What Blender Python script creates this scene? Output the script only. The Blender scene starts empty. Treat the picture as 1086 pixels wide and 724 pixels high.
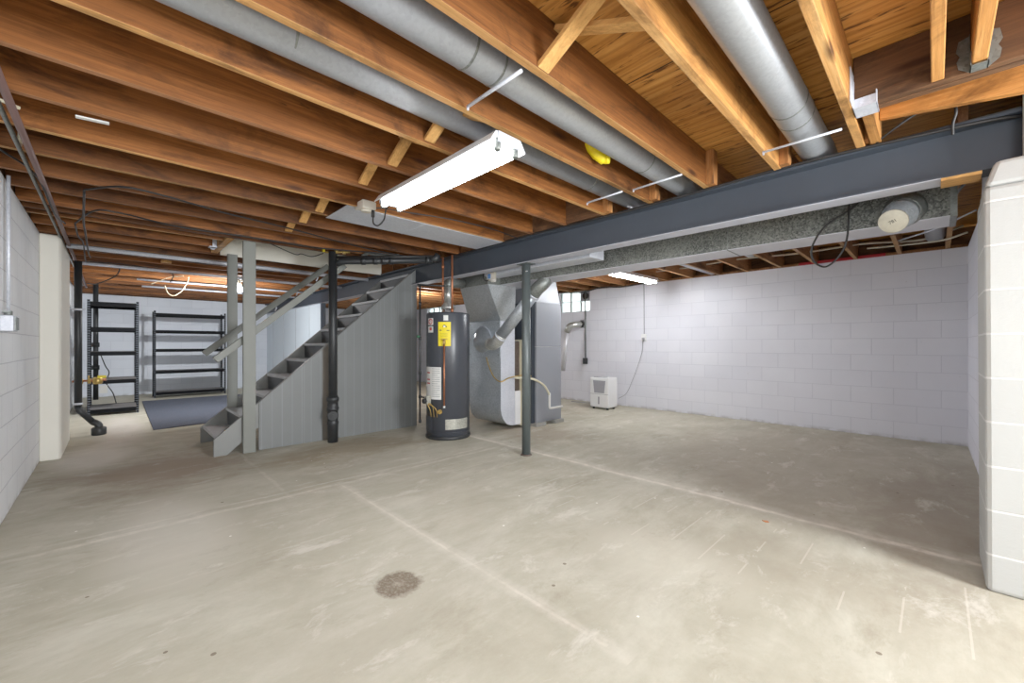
import bpy, bmesh, math, random
from mathutils import Vector, Matrix
random.seed(7)
C = bpy.context.scene.collection
PI = math.pi

# ------------------------------------------------------------------ geometry
class MB:
    def __init__(s): s.bm = bmesh.new()
    def box(s, a, b):
        x0,x1=sorted((a[0],b[0])); y0,y1=sorted((a[1],b[1])); z0,z1=sorted((a[2],b[2]))
        v=[s.bm.verts.new(p) for p in ((x0,y0,z0),(x1,y0,z0),(x1,y1,z0),(x0,y1,z0),(x0,y0,z1),(x1,y0,z1),(x1,y1,z1),(x0,y1,z1))]
        for f in ((0,3,2,1),(4,5,6,7),(0,1,5,4),(1,2,6,5),(2,3,7,6),(3,0,4,7)): s.bm.faces.new([v[i] for i in f])
        return s
    def hexa(s, pts):          # 8 points, bottom ring then top ring
        v=[s.bm.verts.new(p) for p in pts]
        for f in ((0,3,2,1),(4,5,6,7),(0,1,5,4),(1,2,6,5),(2,3,7,6),(3,0,4,7)): s.bm.faces.new([v[i] for i in f])
        return s
    def bar(s, p, q, w, h, up=(0,0,1)):   # beam from p to q, w across, h along "up"
        p,q=Vector(p),Vector(q); d=(q-p).normalized(); u=Vector(up)
        sd=d.cross(u).normalized(); u=sd.cross(d).normalized()
        o=[sd*(-w/2)+u*(-h/2), sd*(w/2)+u*(-h/2), sd*(w/2)+u*(h/2), sd*(-w/2)+u*(h/2)]
        a=[s.bm.verts.new(p+k) for k in o]; b=[s.bm.verts.new(q+k) for k in o]
        s.bm.faces.new(a[::-1]); s.bm.faces.new(b)
        for i in range(4): s.bm.faces.new([a[i],a[(i+1)%4],b[(i+1)%4],b[i]])
        return s
    def prism(s, poly, axis, a, b):   # polygon in the other two axes, extruded along axis a..b
        def P(t,k):
            if axis=='x': return (k,t[0],t[1])
            if axis=='y': return (t[0],k,t[1])
            return (t[0],t[1],k)
        A=[s.bm.verts.new(P(t,a)) for t in poly]; B=[s.bm.verts.new(P(t,b)) for t in poly]
        s.bm.faces.new(A); s.bm.faces.new(B[::-1]); n=len(poly)
        for i in range(n): s.bm.faces.new([A[i],B[i],B[(i+1)%n],A[(i+1)%n]])
        return s
    def tube(s, pts, r, seg=12, cap=True):
        pts=[Vector(p) for p in pts]; n=len(pts)
        rs=r if isinstance(r,(list,tuple)) else [r]*n
        t=[]
        for i in range(n):
            a=pts[max(0,i-1)]; b=pts[min(n-1,i+1)]
            d=(b-a)
            if 0<i<n-1: d=(pts[i]-a).normalized()+(b-pts[i]).normalized()
            if d.length<1e-9: d=b-a
            t.append(d.normalized())
        ref=Vector((0,0,1)) if abs(t[0].z)<.9 else Vector((1,0,0))
        nrm=(ref-t[0]*ref.dot(t[0])).normalized()
        rings=[]
        for i in range(n):
            nn=nrm-t[i]*nrm.dot(t[i])
            if nn.length>1e-6: nrm=nn.normalized()
            bi=t[i].cross(nrm)
            k=1.0
            if 0<i<n-1:
                c=(pts[i]-pts[i-1]).normalized().dot((pts[i+1]-pts[i]).normalized()); k=min(1.4,1/math.sqrt(max(.3,(1+c)/2)))
            rings.append([s.bm.verts.new(pts[i]+(nrm*math.cos(2*PI*j/seg)+bi*math.sin(2*PI*j/seg))*rs[i]*k) for j in range(seg)])
        for i in range(n-1):
            for j in range(seg):
                f=s.bm.faces.new([rings[i][j],rings[i][(j+1)%seg],rings[i+1][(j+1)%seg],rings[i+1][j]]); f.smooth=True
        if cap: s.bm.faces.new(rings[0][::-1]); s.bm.faces.new(rings[-1])
        return s
    def lathe(s, prof, c, seg=32, axis=(0,0,1)):   # profile (r,h) along the axis from c
        ax=Vector(axis).normalized(); ref=Vector((1,0,0)) if abs(ax.x)<.9 else Vector((0,1,0))
        u=(ref-ax*ref.dot(ax)).normalized(); w=ax.cross(u); c=Vector(c); R=[]
        for r,h in prof:
            R.append([s.bm.verts.new(c+ax*h+(u*math.cos(2*PI*j/seg)+w*math.sin(2*PI*j/seg))*max(r,1e-4)) for j in range(seg)])
        for i in range(len(R)-1):
            for j in range(seg):
                f=s.bm.faces.new([R[i][j],R[i][(j+1)%seg],R[i+1][(j+1)%seg],R[i+1][j]]); f.smooth=True
        s.bm.faces.new(R[0][::-1]); s.bm.faces.new(R[-1])
        return s
    def arc_patch(s, c, R, a0, a1, z0, z1, th=.001, n=10):   # a thin sheet wrapped on a vertical cylinder
        ri=[];ro=[]
        for i in range(n+1):
            a=a0+(a1-a0)*i/n; cs,sn=math.cos(a),math.sin(a)
            ri.append([s.bm.verts.new((c[0]+R*cs,c[1]+R*sn,z)) for z in (z0,z1)])
            ro.append([s.bm.verts.new((c[0]+(R+th)*cs,c[1]+(R+th)*sn,z)) for z in (z0,z1)])
        for i in range(n):
            s.bm.faces.new([ro[i][0],ro[i+1][0],ro[i+1][1],ro[i][1]]); s.bm.faces.new([ri[i][0],ri[i][1],ri[i+1][1],ri[i+1][0]])
            s.bm.faces.new([ro[i][1],ro[i+1][1],ri[i+1][1],ri[i][1]]); s.bm.faces.new([ri[i][0],ri[i+1][0],ro[i+1][0],ro[i][0]])
        s.bm.faces.new([ri[0][0],ro[0][0],ro[0][1],ri[0][1]]); s.bm.faces.new([ro[-1][0],ri[-1][0],ri[-1][1],ro[-1][1]])
        return s
    def build(s, name, mat, parent=None, loc=None, bevel=0):
        o_world = Vector((0,0,0))
        if parent is not None: o_world = Vector(parent['_w'])
        elif loc is not None: o_world = Vector(loc)
        bmesh.ops.recalc_face_normals(s.bm, faces=s.bm.faces)
        bmesh.ops.translate(s.bm, verts=s.bm.verts, vec=-o_world)
        me=bpy.data.meshes.new(name); s.bm.to_mesh(me); s.bm.free()
        for m in (mat if isinstance(mat,(list,tuple)) else [mat]): me.materials.append(m)
        o=bpy.data.objects.new(name, me); C.objects.link(o)
        if parent is not None: o.parent=parent
        else: o.location=o_world
        o['_w']=list(o_world)
        if bevel:
            b=o.modifiers.new('bevel','BEVEL'); b.width=bevel; b.segments=2; b.limit_method='ANGLE'; b.angle_limit=.6
        return o

def tag(o, label=None, cat=None, group=None, kind=None):
    if label: o['label']=label
    if cat: o['category']=cat
    if group: o['group']=group
    if kind: o['kind']=kind
    return o
def thing(name, loc, label, cat, group=None):
    o=bpy.data.objects.new(name,None); C.objects.link(o); o.location=loc; o['_w']=list(loc); o.empty_display_size=.1
    return tag(o,label,cat,group)
def part(o, label): o['label']=label; return o
def struct(o): o['kind']='structure'; return o
def smooth(pts, n=8):      # Catmull-Rom through the points
    P=[Vector(p) for p in pts]; P=[P[0]*2-P[1]]+P+[P[-1]*2-P[-2]]; out=[]
    for i in range(1,len(P)-2):
        for k in range(n):
            t=k/n; a,b,c,d=P[i-1],P[i],P[i+1],P[i+2]
            out.append(.5*((2*b)+(-a+c)*t+(2*a-5*b+4*c-d)*t*t+(-a+3*b-3*c+d)*t**3))
    out.append(P[-2]); return out
def elbow(pts, r=.06, n=5):      # round the corners of a polyline
    P=[Vector(p) for p in pts]; out=[P[0]]
    for i in range(1,len(P)-1):
        a=(P[i-1]-P[i]); b=(P[i+1]-P[i]); k=min(r,a.length*.45,b.length*.45)
        A=P[i]+a.normalized()*k; B=P[i]+b.normalized()*k
        for j in range(n+1):
            t=j/n; out.append(A*(1-t)**2+P[i]*2*t*(1-t)+B*t*t)
    out.append(P[-1]); return out
def cyl(c, R, a, z): return (c[0]+R*math.cos(a), c[1]+R*math.sin(a), z)

# ------------------------------------------------------------------ materials
def lin(r,g,b):
    f=lambda c: (c/12.92 if c<=.04045 else ((c+.055)/1.055)**2.4)
    return (f(r/255),f(g/255),f(b/255),1)
class NT:
    def __init__(s,name):
        s.m=bpy.data.materials.new(name); s.m.use_nodes=True; s.t=s.m.node_tree; s.n=s.t.nodes; s.l=s.t.links
        s.b=s.n['Principled BSDF']
    def N(s,t,**k):
        n=s.n.new(t)
        for a,v in k.items():
            if hasattr(n,a): setattr(n,a,v)
            else: n.inputs[a].default_value=v
        return n
    def L(s,a,b): s.l.new(a,b)
    def obj(s): return s.N('ShaderNodeTexCoord').outputs['Object']
    def mapping(s,src,scale=(1,1,1),loc=(0,0,0),rot=(0,0,0)):
        m=s.N('ShaderNodeMapping'); s.L(src,m.inputs['Vector']); m.inputs['Scale'].default_value=scale; m.inputs['Location'].default_value=loc; m.inputs['Rotation'].default_value=rot
        return m.outputs['Vector']
    def noise(s,vec,scale=1,detail=4,rough=.55,dist=0):
        n=s.N('ShaderNodeTexNoise'); s.L(vec,n.inputs['Vector']); n.inputs['Scale'].default_value=scale; n.inputs['Detail'].default_value=detail; n.inputs['Roughness'].default_value=rough; n.inputs['Distortion'].default_value=dist
        return n.outputs['Fac']
    def ramp(s,fac,stops):
        r=s.N('ShaderNodeValToRGB'); e=r.color_ramp.elements
        while len(e)<len(stops): e.new(.5)
        for k,(p,c) in enumerate(stops):
            e[k].position=p; e[k].color=c if len(c)==4 else (*c,1)
        s.L(fac,r.inputs['Fac']); return r.outputs['Color']
    def mix(s,fac,a,b,mode='MIX'):
        m=s.N('ShaderNodeMix',data_type='RGBA',blend_type=mode)
        for i,v in ((0,fac),(6,a),(7,b)):
            if hasattr(v,'is_output') or isinstance(v,bpy.types.NodeSocket): s.L(v,m.inputs[i])
            else: m.inputs[i].default_value=v
        return m.outputs[2]
    def math(s,op,a,b=None,c=None):
        m=s.N('ShaderNodeMath',operation=op)
        for i,v in enumerate((a,b,c)):
            if v is None: continue
            if isinstance(v,bpy.types.NodeSocket): s.L(v,m.inputs[i])
            else: m.inputs[i].default_value=v
        return m.outputs[0]
    def sep(s,v):
        n=s.N('ShaderNodeSeparateXYZ'); s.L(v,n.inputs[0]); return n.outputs
    def comb(s,x,y,z=0):
        n=s.N('ShaderNodeCombineXYZ')
        for i,v in enumerate((x,y,z)):
            if isinstance(v,bpy.types.NodeSocket): s.L(v,n.inputs[i])
            else: n.inputs[i].default_value=v
        return n.outputs[0]
    def bump(s,h,strength=.3,dist=.01):
        b=s.N('ShaderNodeBump'); b.inputs['Strength'].default_value=strength; b.inputs['Distance'].default_value=dist
        s.L(h,b.inputs['Height']); s.L(b.outputs[0],s.b.inputs['Normal'])
    def fin(s,col=None,rough=.5,metal=0,spec=None):
        if col is not None:
            if isinstance(col,bpy.types.NodeSocket): s.L(col,s.b.inputs['Base Color'])
            else: s.b.inputs['Base Color'].default_value=col
        s.b.inputs['Roughness'].default_value=rough; s.b.inputs['Metallic'].default_value=metal
        if spec is not None: s.b.inputs['Specular IOR Level'].default_value=spec
        return s.m
def G(v): return (v,v,v,1)
def paint(name, rgb, rough=.5, metal=0, var=.06, scale=9):
    n=NT(name); o=n.obj(); f=n.noise(o,scale,5)
    c=lin(*rgb); col=n.mix(f,tuple(x*(1-var*2) for x in c[:3])+(1,),tuple(min(1,x*(1+var*2)) for x in c[:3])+(1,))
    return n.fin(col,rough,metal)
def wood(name, dark, mid, light, axis='y', bright=(.72,1.12), rough=.62, knots=True, fine=26):
    n=NT(name); o=n.obj(); inf=n.N('ShaderNodeObjectInfo'); rnd=inf.outputs['Random']
    off=n.comb(n.math('MULTIPLY',rnd,37.0),n.math('MULTIPLY',rnd,91.0),n.math('MULTIPLY',rnd,53.0))
    va=n.N('ShaderNodeVectorMath',operation='ADD'); n.L(o,va.inputs[0]); n.L(off,va.inputs[1]); v=va.outputs[0]
    k={'x':0,'y':1,'z':2}[axis]
    def sc(a,b): s=[b,b,b]; s[k]=a; return tuple(s)
    g=n.noise(n.mapping(v,sc(1.3,fine*1.5)),1,8,.72,.9)
    gf=n.noise(n.mapping(v,sc(5,fine*6)),1,5,.7,.3)
    g2=n.noise(n.mapping(v,sc(.7,6)),1,4,.6,1.6)
    st=n.noise(n.mapping(v,sc(1.6,4)),1,6,.7,.8)
    st2=n.noise(n.mapping(v,sc(9,40)),1,3,.6,.2)
    col=n.ramp(g,[(.3,lin(*dark)),(.5,lin(*mid)),(.68,lin(*light))])
    col=n.mix(n.ramp(g2,[(.35,G(.0)),(.65,G(.5))]),col,lin(*mid))
    col=n.mix(n.ramp(gf,[(.3,G(.4)),(.5,G(0))]),col,tuple(x*.45 for x in lin(*dark)[:3])+(1,))
    col=n.mix(n.ramp(st,[(.34,G(.8)),(.5,G(0))]),col,tuple(x*.35 for x in lin(*dark)[:3])+(1,))
    col=n.mix(n.ramp(st2,[(.70,G(0)),(.78,G(.7))]),col,tuple(x*.25 for x in lin(*dark)[:3])+(1,))
    if knots:
        vo=n.N('ShaderNodeTexVoronoi'); n.L(n.mapping(v,sc(1.6,7)),vo.inputs['Vector']); vo.inputs['Scale'].default_value=1
        col=n.mix(n.ramp(vo.outputs['Distance'],[(.06,G(.9)),(.10,G(.55)),(.17,G(0))]),col,lin(58,30,14))
    br=n.math('MULTIPLY_ADD',rnd,bright[1]-bright[0],bright[0])
    cb=n.comb(br,br,br)
    col=n.mix(1.0,col,cb,'MULTIPLY')
    n.bump(g,.25,.004)
    return n.fin(col,rough,0,.3)
def block(name, plane, c1, c2, joint, off=(0,0), jcol=None):
    n=NT(name); x,y,z=n.sep(n.obj()); a={'y':x,'x':y}[plane]
    v=n.comb(n.math('ADD',a,20.0+off[0]),n.math('ADD',z,off[1]+10.0),0)
    jit=n.noise(n.obj(),7,3); jj=n.math('MULTIPLY_ADD',jit,.006,-.003)
    v2=n.N('ShaderNodeVectorMath',operation='ADD'); n.L(v,v2.inputs[0]); n.L(n.comb(jj,jj,0),v2.inputs[1])
    b=n.N('ShaderNodeTexBrick'); n.L(v2.outputs[0],b.inputs['Vector']); b.offset=.5; b.squash=1
    b.inputs['Scale'].default_value=1; b.inputs['Brick Width'].default_value=.4; b.inputs['Row Height'].default_value=.2
    b.inputs['Mortar Size'].default_value=joint; b.inputs['Mortar Smooth'].default_value=.35
    b.inputs['Color1'].default_value=lin(*c1); b.inputs['Color2'].default_value=lin(*c2)
    b.inputs['Mortar'].default_value=lin(*(jcol or [int(q*.93) for q in c2]))
    big=n.noise(n.obj(),1.1,4); fine=n.noise(n.obj(),60,4,.7); mid=n.noise(n.obj(),9,4,.6)
    col=n.mix(n.ramp(big,[(.35,G(.12)),(.65,G(0))]),b.outputs['Color'],lin(150,150,160))
    sp=n.ramp(n.noise(n.obj(),23,2,.5),[(.74,G(0)),(.78,G(.5))])
    col=n.mix(sp,col,lin(190,188,190))
    # grime close to the floor
    gr=n.math('MULTIPLY',n.ramp(z,[(0.0,G(1)),(.05,G(0))]),n.ramp(mid,[(.4,G(0)),(.6,G(.5))]))
    col=n.mix(gr,col,lin(120,105,92))
    h=n.math('ADD',n.math('MULTIPLY',b.outputs['Fac'],-1.0),n.math('ADD',n.math('MULTIPLY',fine,.35),n.math('MULTIPLY',mid,.5)))
    n.bump(h,.55,.006)
    return n.fin(col,.55,0,.35)

M={}
M['joist']=wood('joist wood',(84,46,18),(128,76,33),(160,101,50),'y',(.55,1.15))
M['joist_far']=wood('far joist wood',(116,74,42),(160,108,66),(190,138,92),'y')
M['joist_light']=wood('pale joist wood',(142,90,42),(186,128,66),(212,156,92),'y',(.85,1.05))
M['joist_edge_lit']=wood('sawn joist edge lit from below',(176,122,66),(206,152,90),(228,182,120),'y',(.55,1.08))
M['joist_worn_lit']=wood('worn joist edge lit from below',(120,78,48),(158,108,70),(184,134,94),'y',(.7,1.05))
M['joist_x']=wood('cross board wood',(74,50,32),(106,72,46),(132,92,60),'x',(.7,.95))
M['brace']=wood('brace wood',(170,118,60),(208,155,90),(228,180,112),'x',(.9,1.1),fine=18,knots=False)
M['board_x']=wood('orange board wood',(150,92,38),(190,126,62),(214,152,86),'x',(.95,1.05))
M['post_wood']=wood('short post wood',(120,76,40),(170,112,62),(200,146,90),'z',(.9,1.05))
def ply():
    n=NT('plywood subfloor'); o=n.obj(); x,y,z=n.sep(o)
    g=n.noise(n.mapping(o,(1.1,13,1)),1,6,.65,1.6)
    w=n.N('ShaderNodeTexWave',wave_type='BANDS',bands_direction='Y'); n.L(n.mapping(o,(.35,2.4,1)),w.inputs['Vector']); w.inputs['Scale'].default_value=2.2; w.inputs['Distortion'].default_value=9; w.inputs['Detail'].default_value=3
    col=n.ramp(g,[(.25,lin(140,86,32)),(.48,lin(196,134,62)),(.75,lin(222,166,90))])
    col=n.mix(n.ramp(w.outputs['Fac'],[(.0,G(.45)),(.3,G(0))]),col,lin(140,82,30))
    s1=n.ramp(n.noise(n.mapping(o,(7,40,1)),1,3,.6),[(.59,G(0)),(.66,G(.85))])
    col=n.mix(s1,col,lin(74,38,14))
    sy=n.math('LESS_THAN',n.math('ABSOLUTE',n.math('SUBTRACT',n.math('FRACT',n.math('DIVIDE',n.math('ADD',y,10.0-1.87),1.22)),.5)),.4975)
    sy=n.math('SUBTRACT',1.0,sy)
    seam=n.math('LESS_THAN',n.math('ABSOLUTE',n.math('SUBTRACT',n.math('PINGPONG',n.math('SUBTRACT',y,1.87),1.22),0)),.004)
    col=n.mix(seam,col,lin(50,28,12))
    st=n.ramp(n.noise(n.mapping(o,(.8,.8,.8)),1,3),[(.3,G(.5)),(.5,G(0))])
    col=n.mix(st,col,lin(110,62,24))
    n.bump(g,.2,.004)
    return n.fin(col,.6,0,.3)
M['ply']=ply()
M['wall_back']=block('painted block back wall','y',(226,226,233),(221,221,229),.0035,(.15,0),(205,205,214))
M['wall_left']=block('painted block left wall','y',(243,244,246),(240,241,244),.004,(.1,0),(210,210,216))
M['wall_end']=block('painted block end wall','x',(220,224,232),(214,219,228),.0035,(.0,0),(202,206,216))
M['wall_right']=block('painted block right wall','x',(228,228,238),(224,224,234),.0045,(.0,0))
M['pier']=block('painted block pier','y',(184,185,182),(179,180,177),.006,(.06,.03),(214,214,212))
M['cream']=paint('cream painted pilaster',(232,228,216),.6,0,.02,3)
M['drywall']=paint('cream drywall',(232,228,214),.7,0,.01,3)
M['partition']=paint('pale blue wall panel',(214,224,232),.5,0,.015,2)
def floor():
    n=NT('worn concrete floor'); o=n.obj(); x,y,z=n.sep(o)
    big=n.noise(o,.55,5,.6,.6); mid=n.noise(n.mapping(o,(1,.6,1),rot=(0,0,.25)),2.2,9,.72,.25); fine=n.noise(o,40,5,.7)
    streak=n.noise(n.mapping(o,(9,1.3,1),rot=(0,0,.5)),1,5,.65,.4)
    col=n.ramp(mid,[(.28,lin(160,154,136)),(.5,lin(180,175,158)),(.72,lin(200,196,181))])
    col=n.mix(n.ramp(streak,[(.35,G(.3)),(.6,G(0))]),col,lin(160,152,134))
    col=n.mix(n.ramp(big,[(.5,G(0)),(.75,G(.55))]),col,lin(170,163,148))
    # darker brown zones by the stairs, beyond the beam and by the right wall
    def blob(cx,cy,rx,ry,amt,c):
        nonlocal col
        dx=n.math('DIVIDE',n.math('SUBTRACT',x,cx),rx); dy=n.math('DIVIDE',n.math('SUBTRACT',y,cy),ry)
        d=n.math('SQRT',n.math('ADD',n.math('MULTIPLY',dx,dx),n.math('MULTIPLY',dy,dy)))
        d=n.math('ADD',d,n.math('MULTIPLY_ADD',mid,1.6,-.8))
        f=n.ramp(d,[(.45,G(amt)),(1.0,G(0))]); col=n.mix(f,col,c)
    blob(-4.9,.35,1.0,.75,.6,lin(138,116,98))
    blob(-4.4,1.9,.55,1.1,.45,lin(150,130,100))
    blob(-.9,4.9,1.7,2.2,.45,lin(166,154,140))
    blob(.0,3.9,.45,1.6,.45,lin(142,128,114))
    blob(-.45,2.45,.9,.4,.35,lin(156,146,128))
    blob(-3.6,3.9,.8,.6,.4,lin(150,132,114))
    blob(-1.0,2.1,.5,.35,.3,lin(214,208,192))
    blob(-3.2,.25,.9,.35,.45,lin(218,212,200))
    blob(-5.9,-.1,.8,.35,.6,lin(222,216,208))
    blob(-7.6,.1,1.6,.3,.6,lin(216,208,200))
    pale=n.noise(n.mapping(o,(1,.5,1),loc=(5,2,0),rot=(0,0,.4)),4.5,8,.75,.4)
    col=n.mix(n.ramp(pale,[(.56,G(0)),(.68,G(.5))]),col,lin(220,216,206))
    dark=n.noise(n.mapping(o,(1,.5,1),loc=(9,4,0),rot=(0,0,.3)),3.1,8,.75,.3)
    col=n.mix(n.ramp(dark,[(.56,G(0)),(.70,G(.45))]),col,lin(140,130,110))
    wv=n.math('MULTIPLY_ADD',n.noise(o,3,3),.08,-.04)
    wv2=n.math('MULTIPLY_ADD',n.noise(o,30,4,.7),.016,-.008)
    def line(coord,val,w,amt,c,other,lo,hi,wob=True,patch=.4):
        nonlocal col
        d=n.math('ABSOLUTE',n.math('SUBTRACT',n.math('ADD',coord,n.math('ADD',wv if wob else 0.0,wv2)),val))
        f=n.ramp(n.math('DIVIDE',d,w),[(.35,G(amt)),(1.0,G(0))])
        f=n.math('MULTIPLY',f,n.ramp(n.noise(o,14,4,.7),[(.35,G(.35)),(.6,G(1))]))
        f=n.math('MULTIPLY',f,n.math('GREATER_THAN',other,lo)); f=n.math('MULTIPLY',f,n.math('LESS_THAN',other,hi))
        f=n.math('MULTIPLY',f,n.ramp(n.noise(o,2.2,4,.7),[(patch-.12,G(.25)),(patch+.12,G(1))]))
        col=n.mix(f,col,c)
    W=lin(222,215,203)
    line(y,1.322,.012,.5,W,x,-3.4,-.85,False,.48)
    line(y,1.322,.05,.3,W,x,-3.4,-.75,True)
    line(y,3.17,.03,.85,W,x,-4.2,.3,True,.4)
    line(y,3.20,.10,.35,W,x,-4.0,.3,True)
    line(x,-3.34,.03,.6,W,y,-.5,3.0,True,.45)
    line(x,-3.44,.02,.6,W,y,-.5,2.9,True,.5)
    line(y,.95,.02,.35,W,x,-6.6,-3.3,True,.5)
    line(x,-2.5,.012,.3,W,y,-.3,1.3,True,.55)
    # faint parallel scrape marks
    sx=n.math('LESS_THAN',n.math('ABSOLUTE',n.math('SUBTRACT',n.math('FRACT',n.math('MULTIPLY',x,5.2)),.5)),.02)
    sy=n.math('MULTIPLY',n.math('GREATER_THAN',y,2.2),n.math('LESS_THAN',n.math('ADD',y,n.math('MULTIPLY',mid,.8)),3.3))
    sx=n.math('MULTIPLY',n.math('MULTIPLY',sx,sy),n.math('GREATER_THAN',n.noise(o,3,2),.5))
    col=n.mix(n.math('MULTIPLY',sx,.3),col,W)
    # round brown blemish
    dx=n.math('SUBTRACT',x,-1.757); dy=n.math('SUBTRACT',y,.965)
    d=n.math('SQRT',n.math('ADD',n.math('MULTIPLY',dx,dx),n.math('MULTIPLY',dy,dy)))
    dn=n.math('ADD',d,n.math('MULTIPLY_ADD',n.noise(o,22,5,.7),.09,-.045))
    f=n.ramp(dn,[(.0,G(.35)),(.03,G(.8)),(.085,G(.85)),(.118,G(0))])
    f=n.math('MULTIPLY',f,n.ramp(n.noise(o,70,4,.7),[(.35,G(.55)),(.55,G(1))]))
    col=n.mix(f,col,lin(98,80,64))
    # paint specks
    sp=n.N('ShaderNodeTexVoronoi'); n.L(o,sp.inputs['Vector']); sp.inputs['Scale'].default_value=5
    f=n.math('MULTIPLY',n.math('LESS_THAN',sp.outputs['Distance'],.035),n.math('GREATER_THAN',n.noise(o,1.3,2),.52))
    col=n.mix(f,col,lin(238,236,230))
    sp2=n.N('ShaderNodeTexVoronoi'); n.L(n.mapping(o,(1,1,1),loc=(3.3,7.1,0)),sp2.inputs['Vector']); sp2.inputs['Scale'].default_value=3.7
    f=n.math('LESS_THAN',sp2.outputs['Distance'],.035); col=n.mix(n.math('MULTIPLY',f,.7),col,lin(96,78,62))
    n.bump(n.math('ADD',mid,n.math('MULTIPLY',fine,.3)),.12,.01)
    return n.fin(col,.78,0,.25)
M['floor']=floor()
def galv(name,a,b,rough=.38,metal=.75,scale=22,amt=.7):
    n=NT(name); o=n.obj(); v=n.N('ShaderNodeTexVoronoi'); n.L(o,v.inputs['Vector']); v.inputs['Scale'].default_value=scale*4
    f=n.mix(.5,v.outputs['Color'],n.noise(o,3,4)); g=n.N('ShaderNodeRGBToBW'); n.L(f,g.inputs[0])
    col=n.ramp(g.outputs[0],[(.3,lin(*a)),(.7,lin(*b))])
    return n.fin(col,rough,metal)
M['pipe']=galv('round galvanized duct',(158,161,165),(168,171,175),.42,.5)
M['galv']=galv('galvanized sheet',(164,172,178),(196,202,208),.3,.5)
M['galv_dull']=galv('dull galvanized sheet',(112,116,112),(138,142,138),.42,.55)
M['galv_light']=galv('bright galvanized sheet',(200,204,214),(216,219,228),.45,.25)
M['spangle']=galv('spangled dark duct side',(56,58,54),(128,130,124),.6,.15,26)
M['duct_lit']=paint('lit duct underside',(206,207,216),.45,.1,.02)
M['flue']=galv('pale flue pipe',(170,172,168),(206,206,200),.3,.6)
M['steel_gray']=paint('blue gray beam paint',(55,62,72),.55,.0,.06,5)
M['flange']=paint('lit beam underside',(186,188,200),.5,0,.03,5)
M['stair_gray']=paint('gray stair paint',(128,129,126),.48,0,.04,5)
M['riser_shade']=paint('shaded gray riser',(66,69,72),.5,0,.04,5)
M['tread']=paint('worn gray tread with lit tone',(186,188,192),.5,0,.12,14)
M['post_gray']=paint('warm gray post paint',(122,124,117),.5,0,.03,6)
M['taupe']=paint('taupe post paint',(118,112,102),.55,0,.04)
def panel():
    n=NT('grooved gray panel'); x,y,z=n.sep(n.obj())
    f=n.math('FRACT',n.math('MULTIPLY',n.math('ADD',y,20.0),1/.1)); g=n.math('LESS_THAN',n.math('ABSOLUTE',n.math('SUBTRACT',f,.5)),.035)
    f2=n.math('FRACT',n.math('MULTIPLY',n.math('ADD',y,20.04),1/.23)); g2=n.math('LESS_THAN',n.math('ABSOLUTE',n.math('SUBTRACT',f2,.5)),.012)
    g=n.math('MAXIMUM',g,g2)
    nz=n.noise(n.obj(),2.5,4); col=n.mix(nz,lin(108,111,111),lin(119,121,120)); col=n.mix(n.math('MULTIPLY',g,.3),col,lin(148,153,156))
    n.bump(n.math('MULTIPLY',g,-1.0),.25,.003)
    return n.fin(col,.45)
M['panel']=panel()
M['column']=paint('gray column paint',(84,91,91),.4,.2,.05)
M['black']=paint('black pipe',(38,40,42),.45,0,.12,20)
M['cable']=paint('black cable',(30,28,28),.5)
M['cable_white']=paint('white cable sheath',(206,196,176),.5)
M['red']=paint('red paint',(176,30,40),.5)
M['rackblack']=paint('black rack metal',(13,14,16),.6,0,.08)
def slotted():
    n=NT('slotted black rack post'); x,y,z=n.sep(n.obj()); f=n.math('FRACT',n.math('MULTIPLY',z,1/.038))
    g=n.math('MULTIPLY',n.math('LESS_THAN',f,.38),1.0)
    e=n.noise(n.obj(),200,1)
    col=n.mix(n.math('MULTIPLY',g,.6),lin(10,11,13),lin(110,115,124)); return n.fin(col,.45)
M['slotted']=slotted()
for k in ('rackblack','slotted'): M[k].node_tree.nodes['Principled BSDF'].inputs['Specular IOR Level'].default_value=.08
M['shelfboard']=paint('gray brown shelf board',(104,100,98),.6,0,.06)
M['rug']=paint('slate blue rug',(72,77,90),.95,0,.3,60)
M['heater']=paint('charcoal enamel',(62,65,72),.32,0,.03)
M['yellow']=paint('yellow label',(236,214,24),.5,0,.02)
M['label_white']=paint('white label',(226,226,222),.5,0,.03)
M['label_silver']=galv('silver label',(150,150,140),(186,184,172),.4,.3)
M['print']=paint('dark print',(52,52,46),.6)
M['printgray']=paint('gray print',(150,152,152),.6)
M['redprint']=paint('red print',(196,86,84),.6)
M['copper']=paint('copper pipe',(176,112,78),.35,.6,.12,14)
M['brass']=paint('brass fitting',(190,160,92),.35,.6,.1,14)
M['cabinet']=paint('gray furnace cabinet',(140,143,150),.42,.1,.02,2)
M['cabinet_dark']=paint('dark furnace opening',(58,66,76),.5,.1,.05)
M['filter']=paint('brown filter media',(92,80,72),.95,0,.3,50)
M['ivory']=paint('ivory plastic',(222,214,186),.5,0,.03)
M['pvc']=paint('white plastic pipe',(224,222,216),.4,0,.03)
M['whitepaint']=paint('white enamel',(234,234,236),.35,0,.01)
M['whiteplastic']=paint('white appliance plastic',(228,228,228),.4,0,.01)
M['grayplastic']=paint('gray grille plastic',(150,150,156),.5,0,.04,40)
M['boxplastic']=paint('off white electrical box',(206,200,186),.5,0,.03)
M['concretegray']=paint('gray concrete pads',(150,148,142),.8,0,.1)
M['rope']=paint('cream rope',(206,190,160),.9,0,.12,50)
M['flex']=paint('white flexible duct',(220,220,224),.35,.3,.06,20)
M['capmat']=paint('blotchy cream duct cap',(206,200,182),.6,0,.14,30)
def emis(name,col,st):
    n=NT(name); n.b.inputs['Emission Color'].default_value=col; n.b.inputs['Emission Strength'].default_value=st
    o=n.noise(n.obj(),3,1); n.L(n.mix(o,G(.85),G(.95)),n.b.inputs['Base Color']); return n.m
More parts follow.
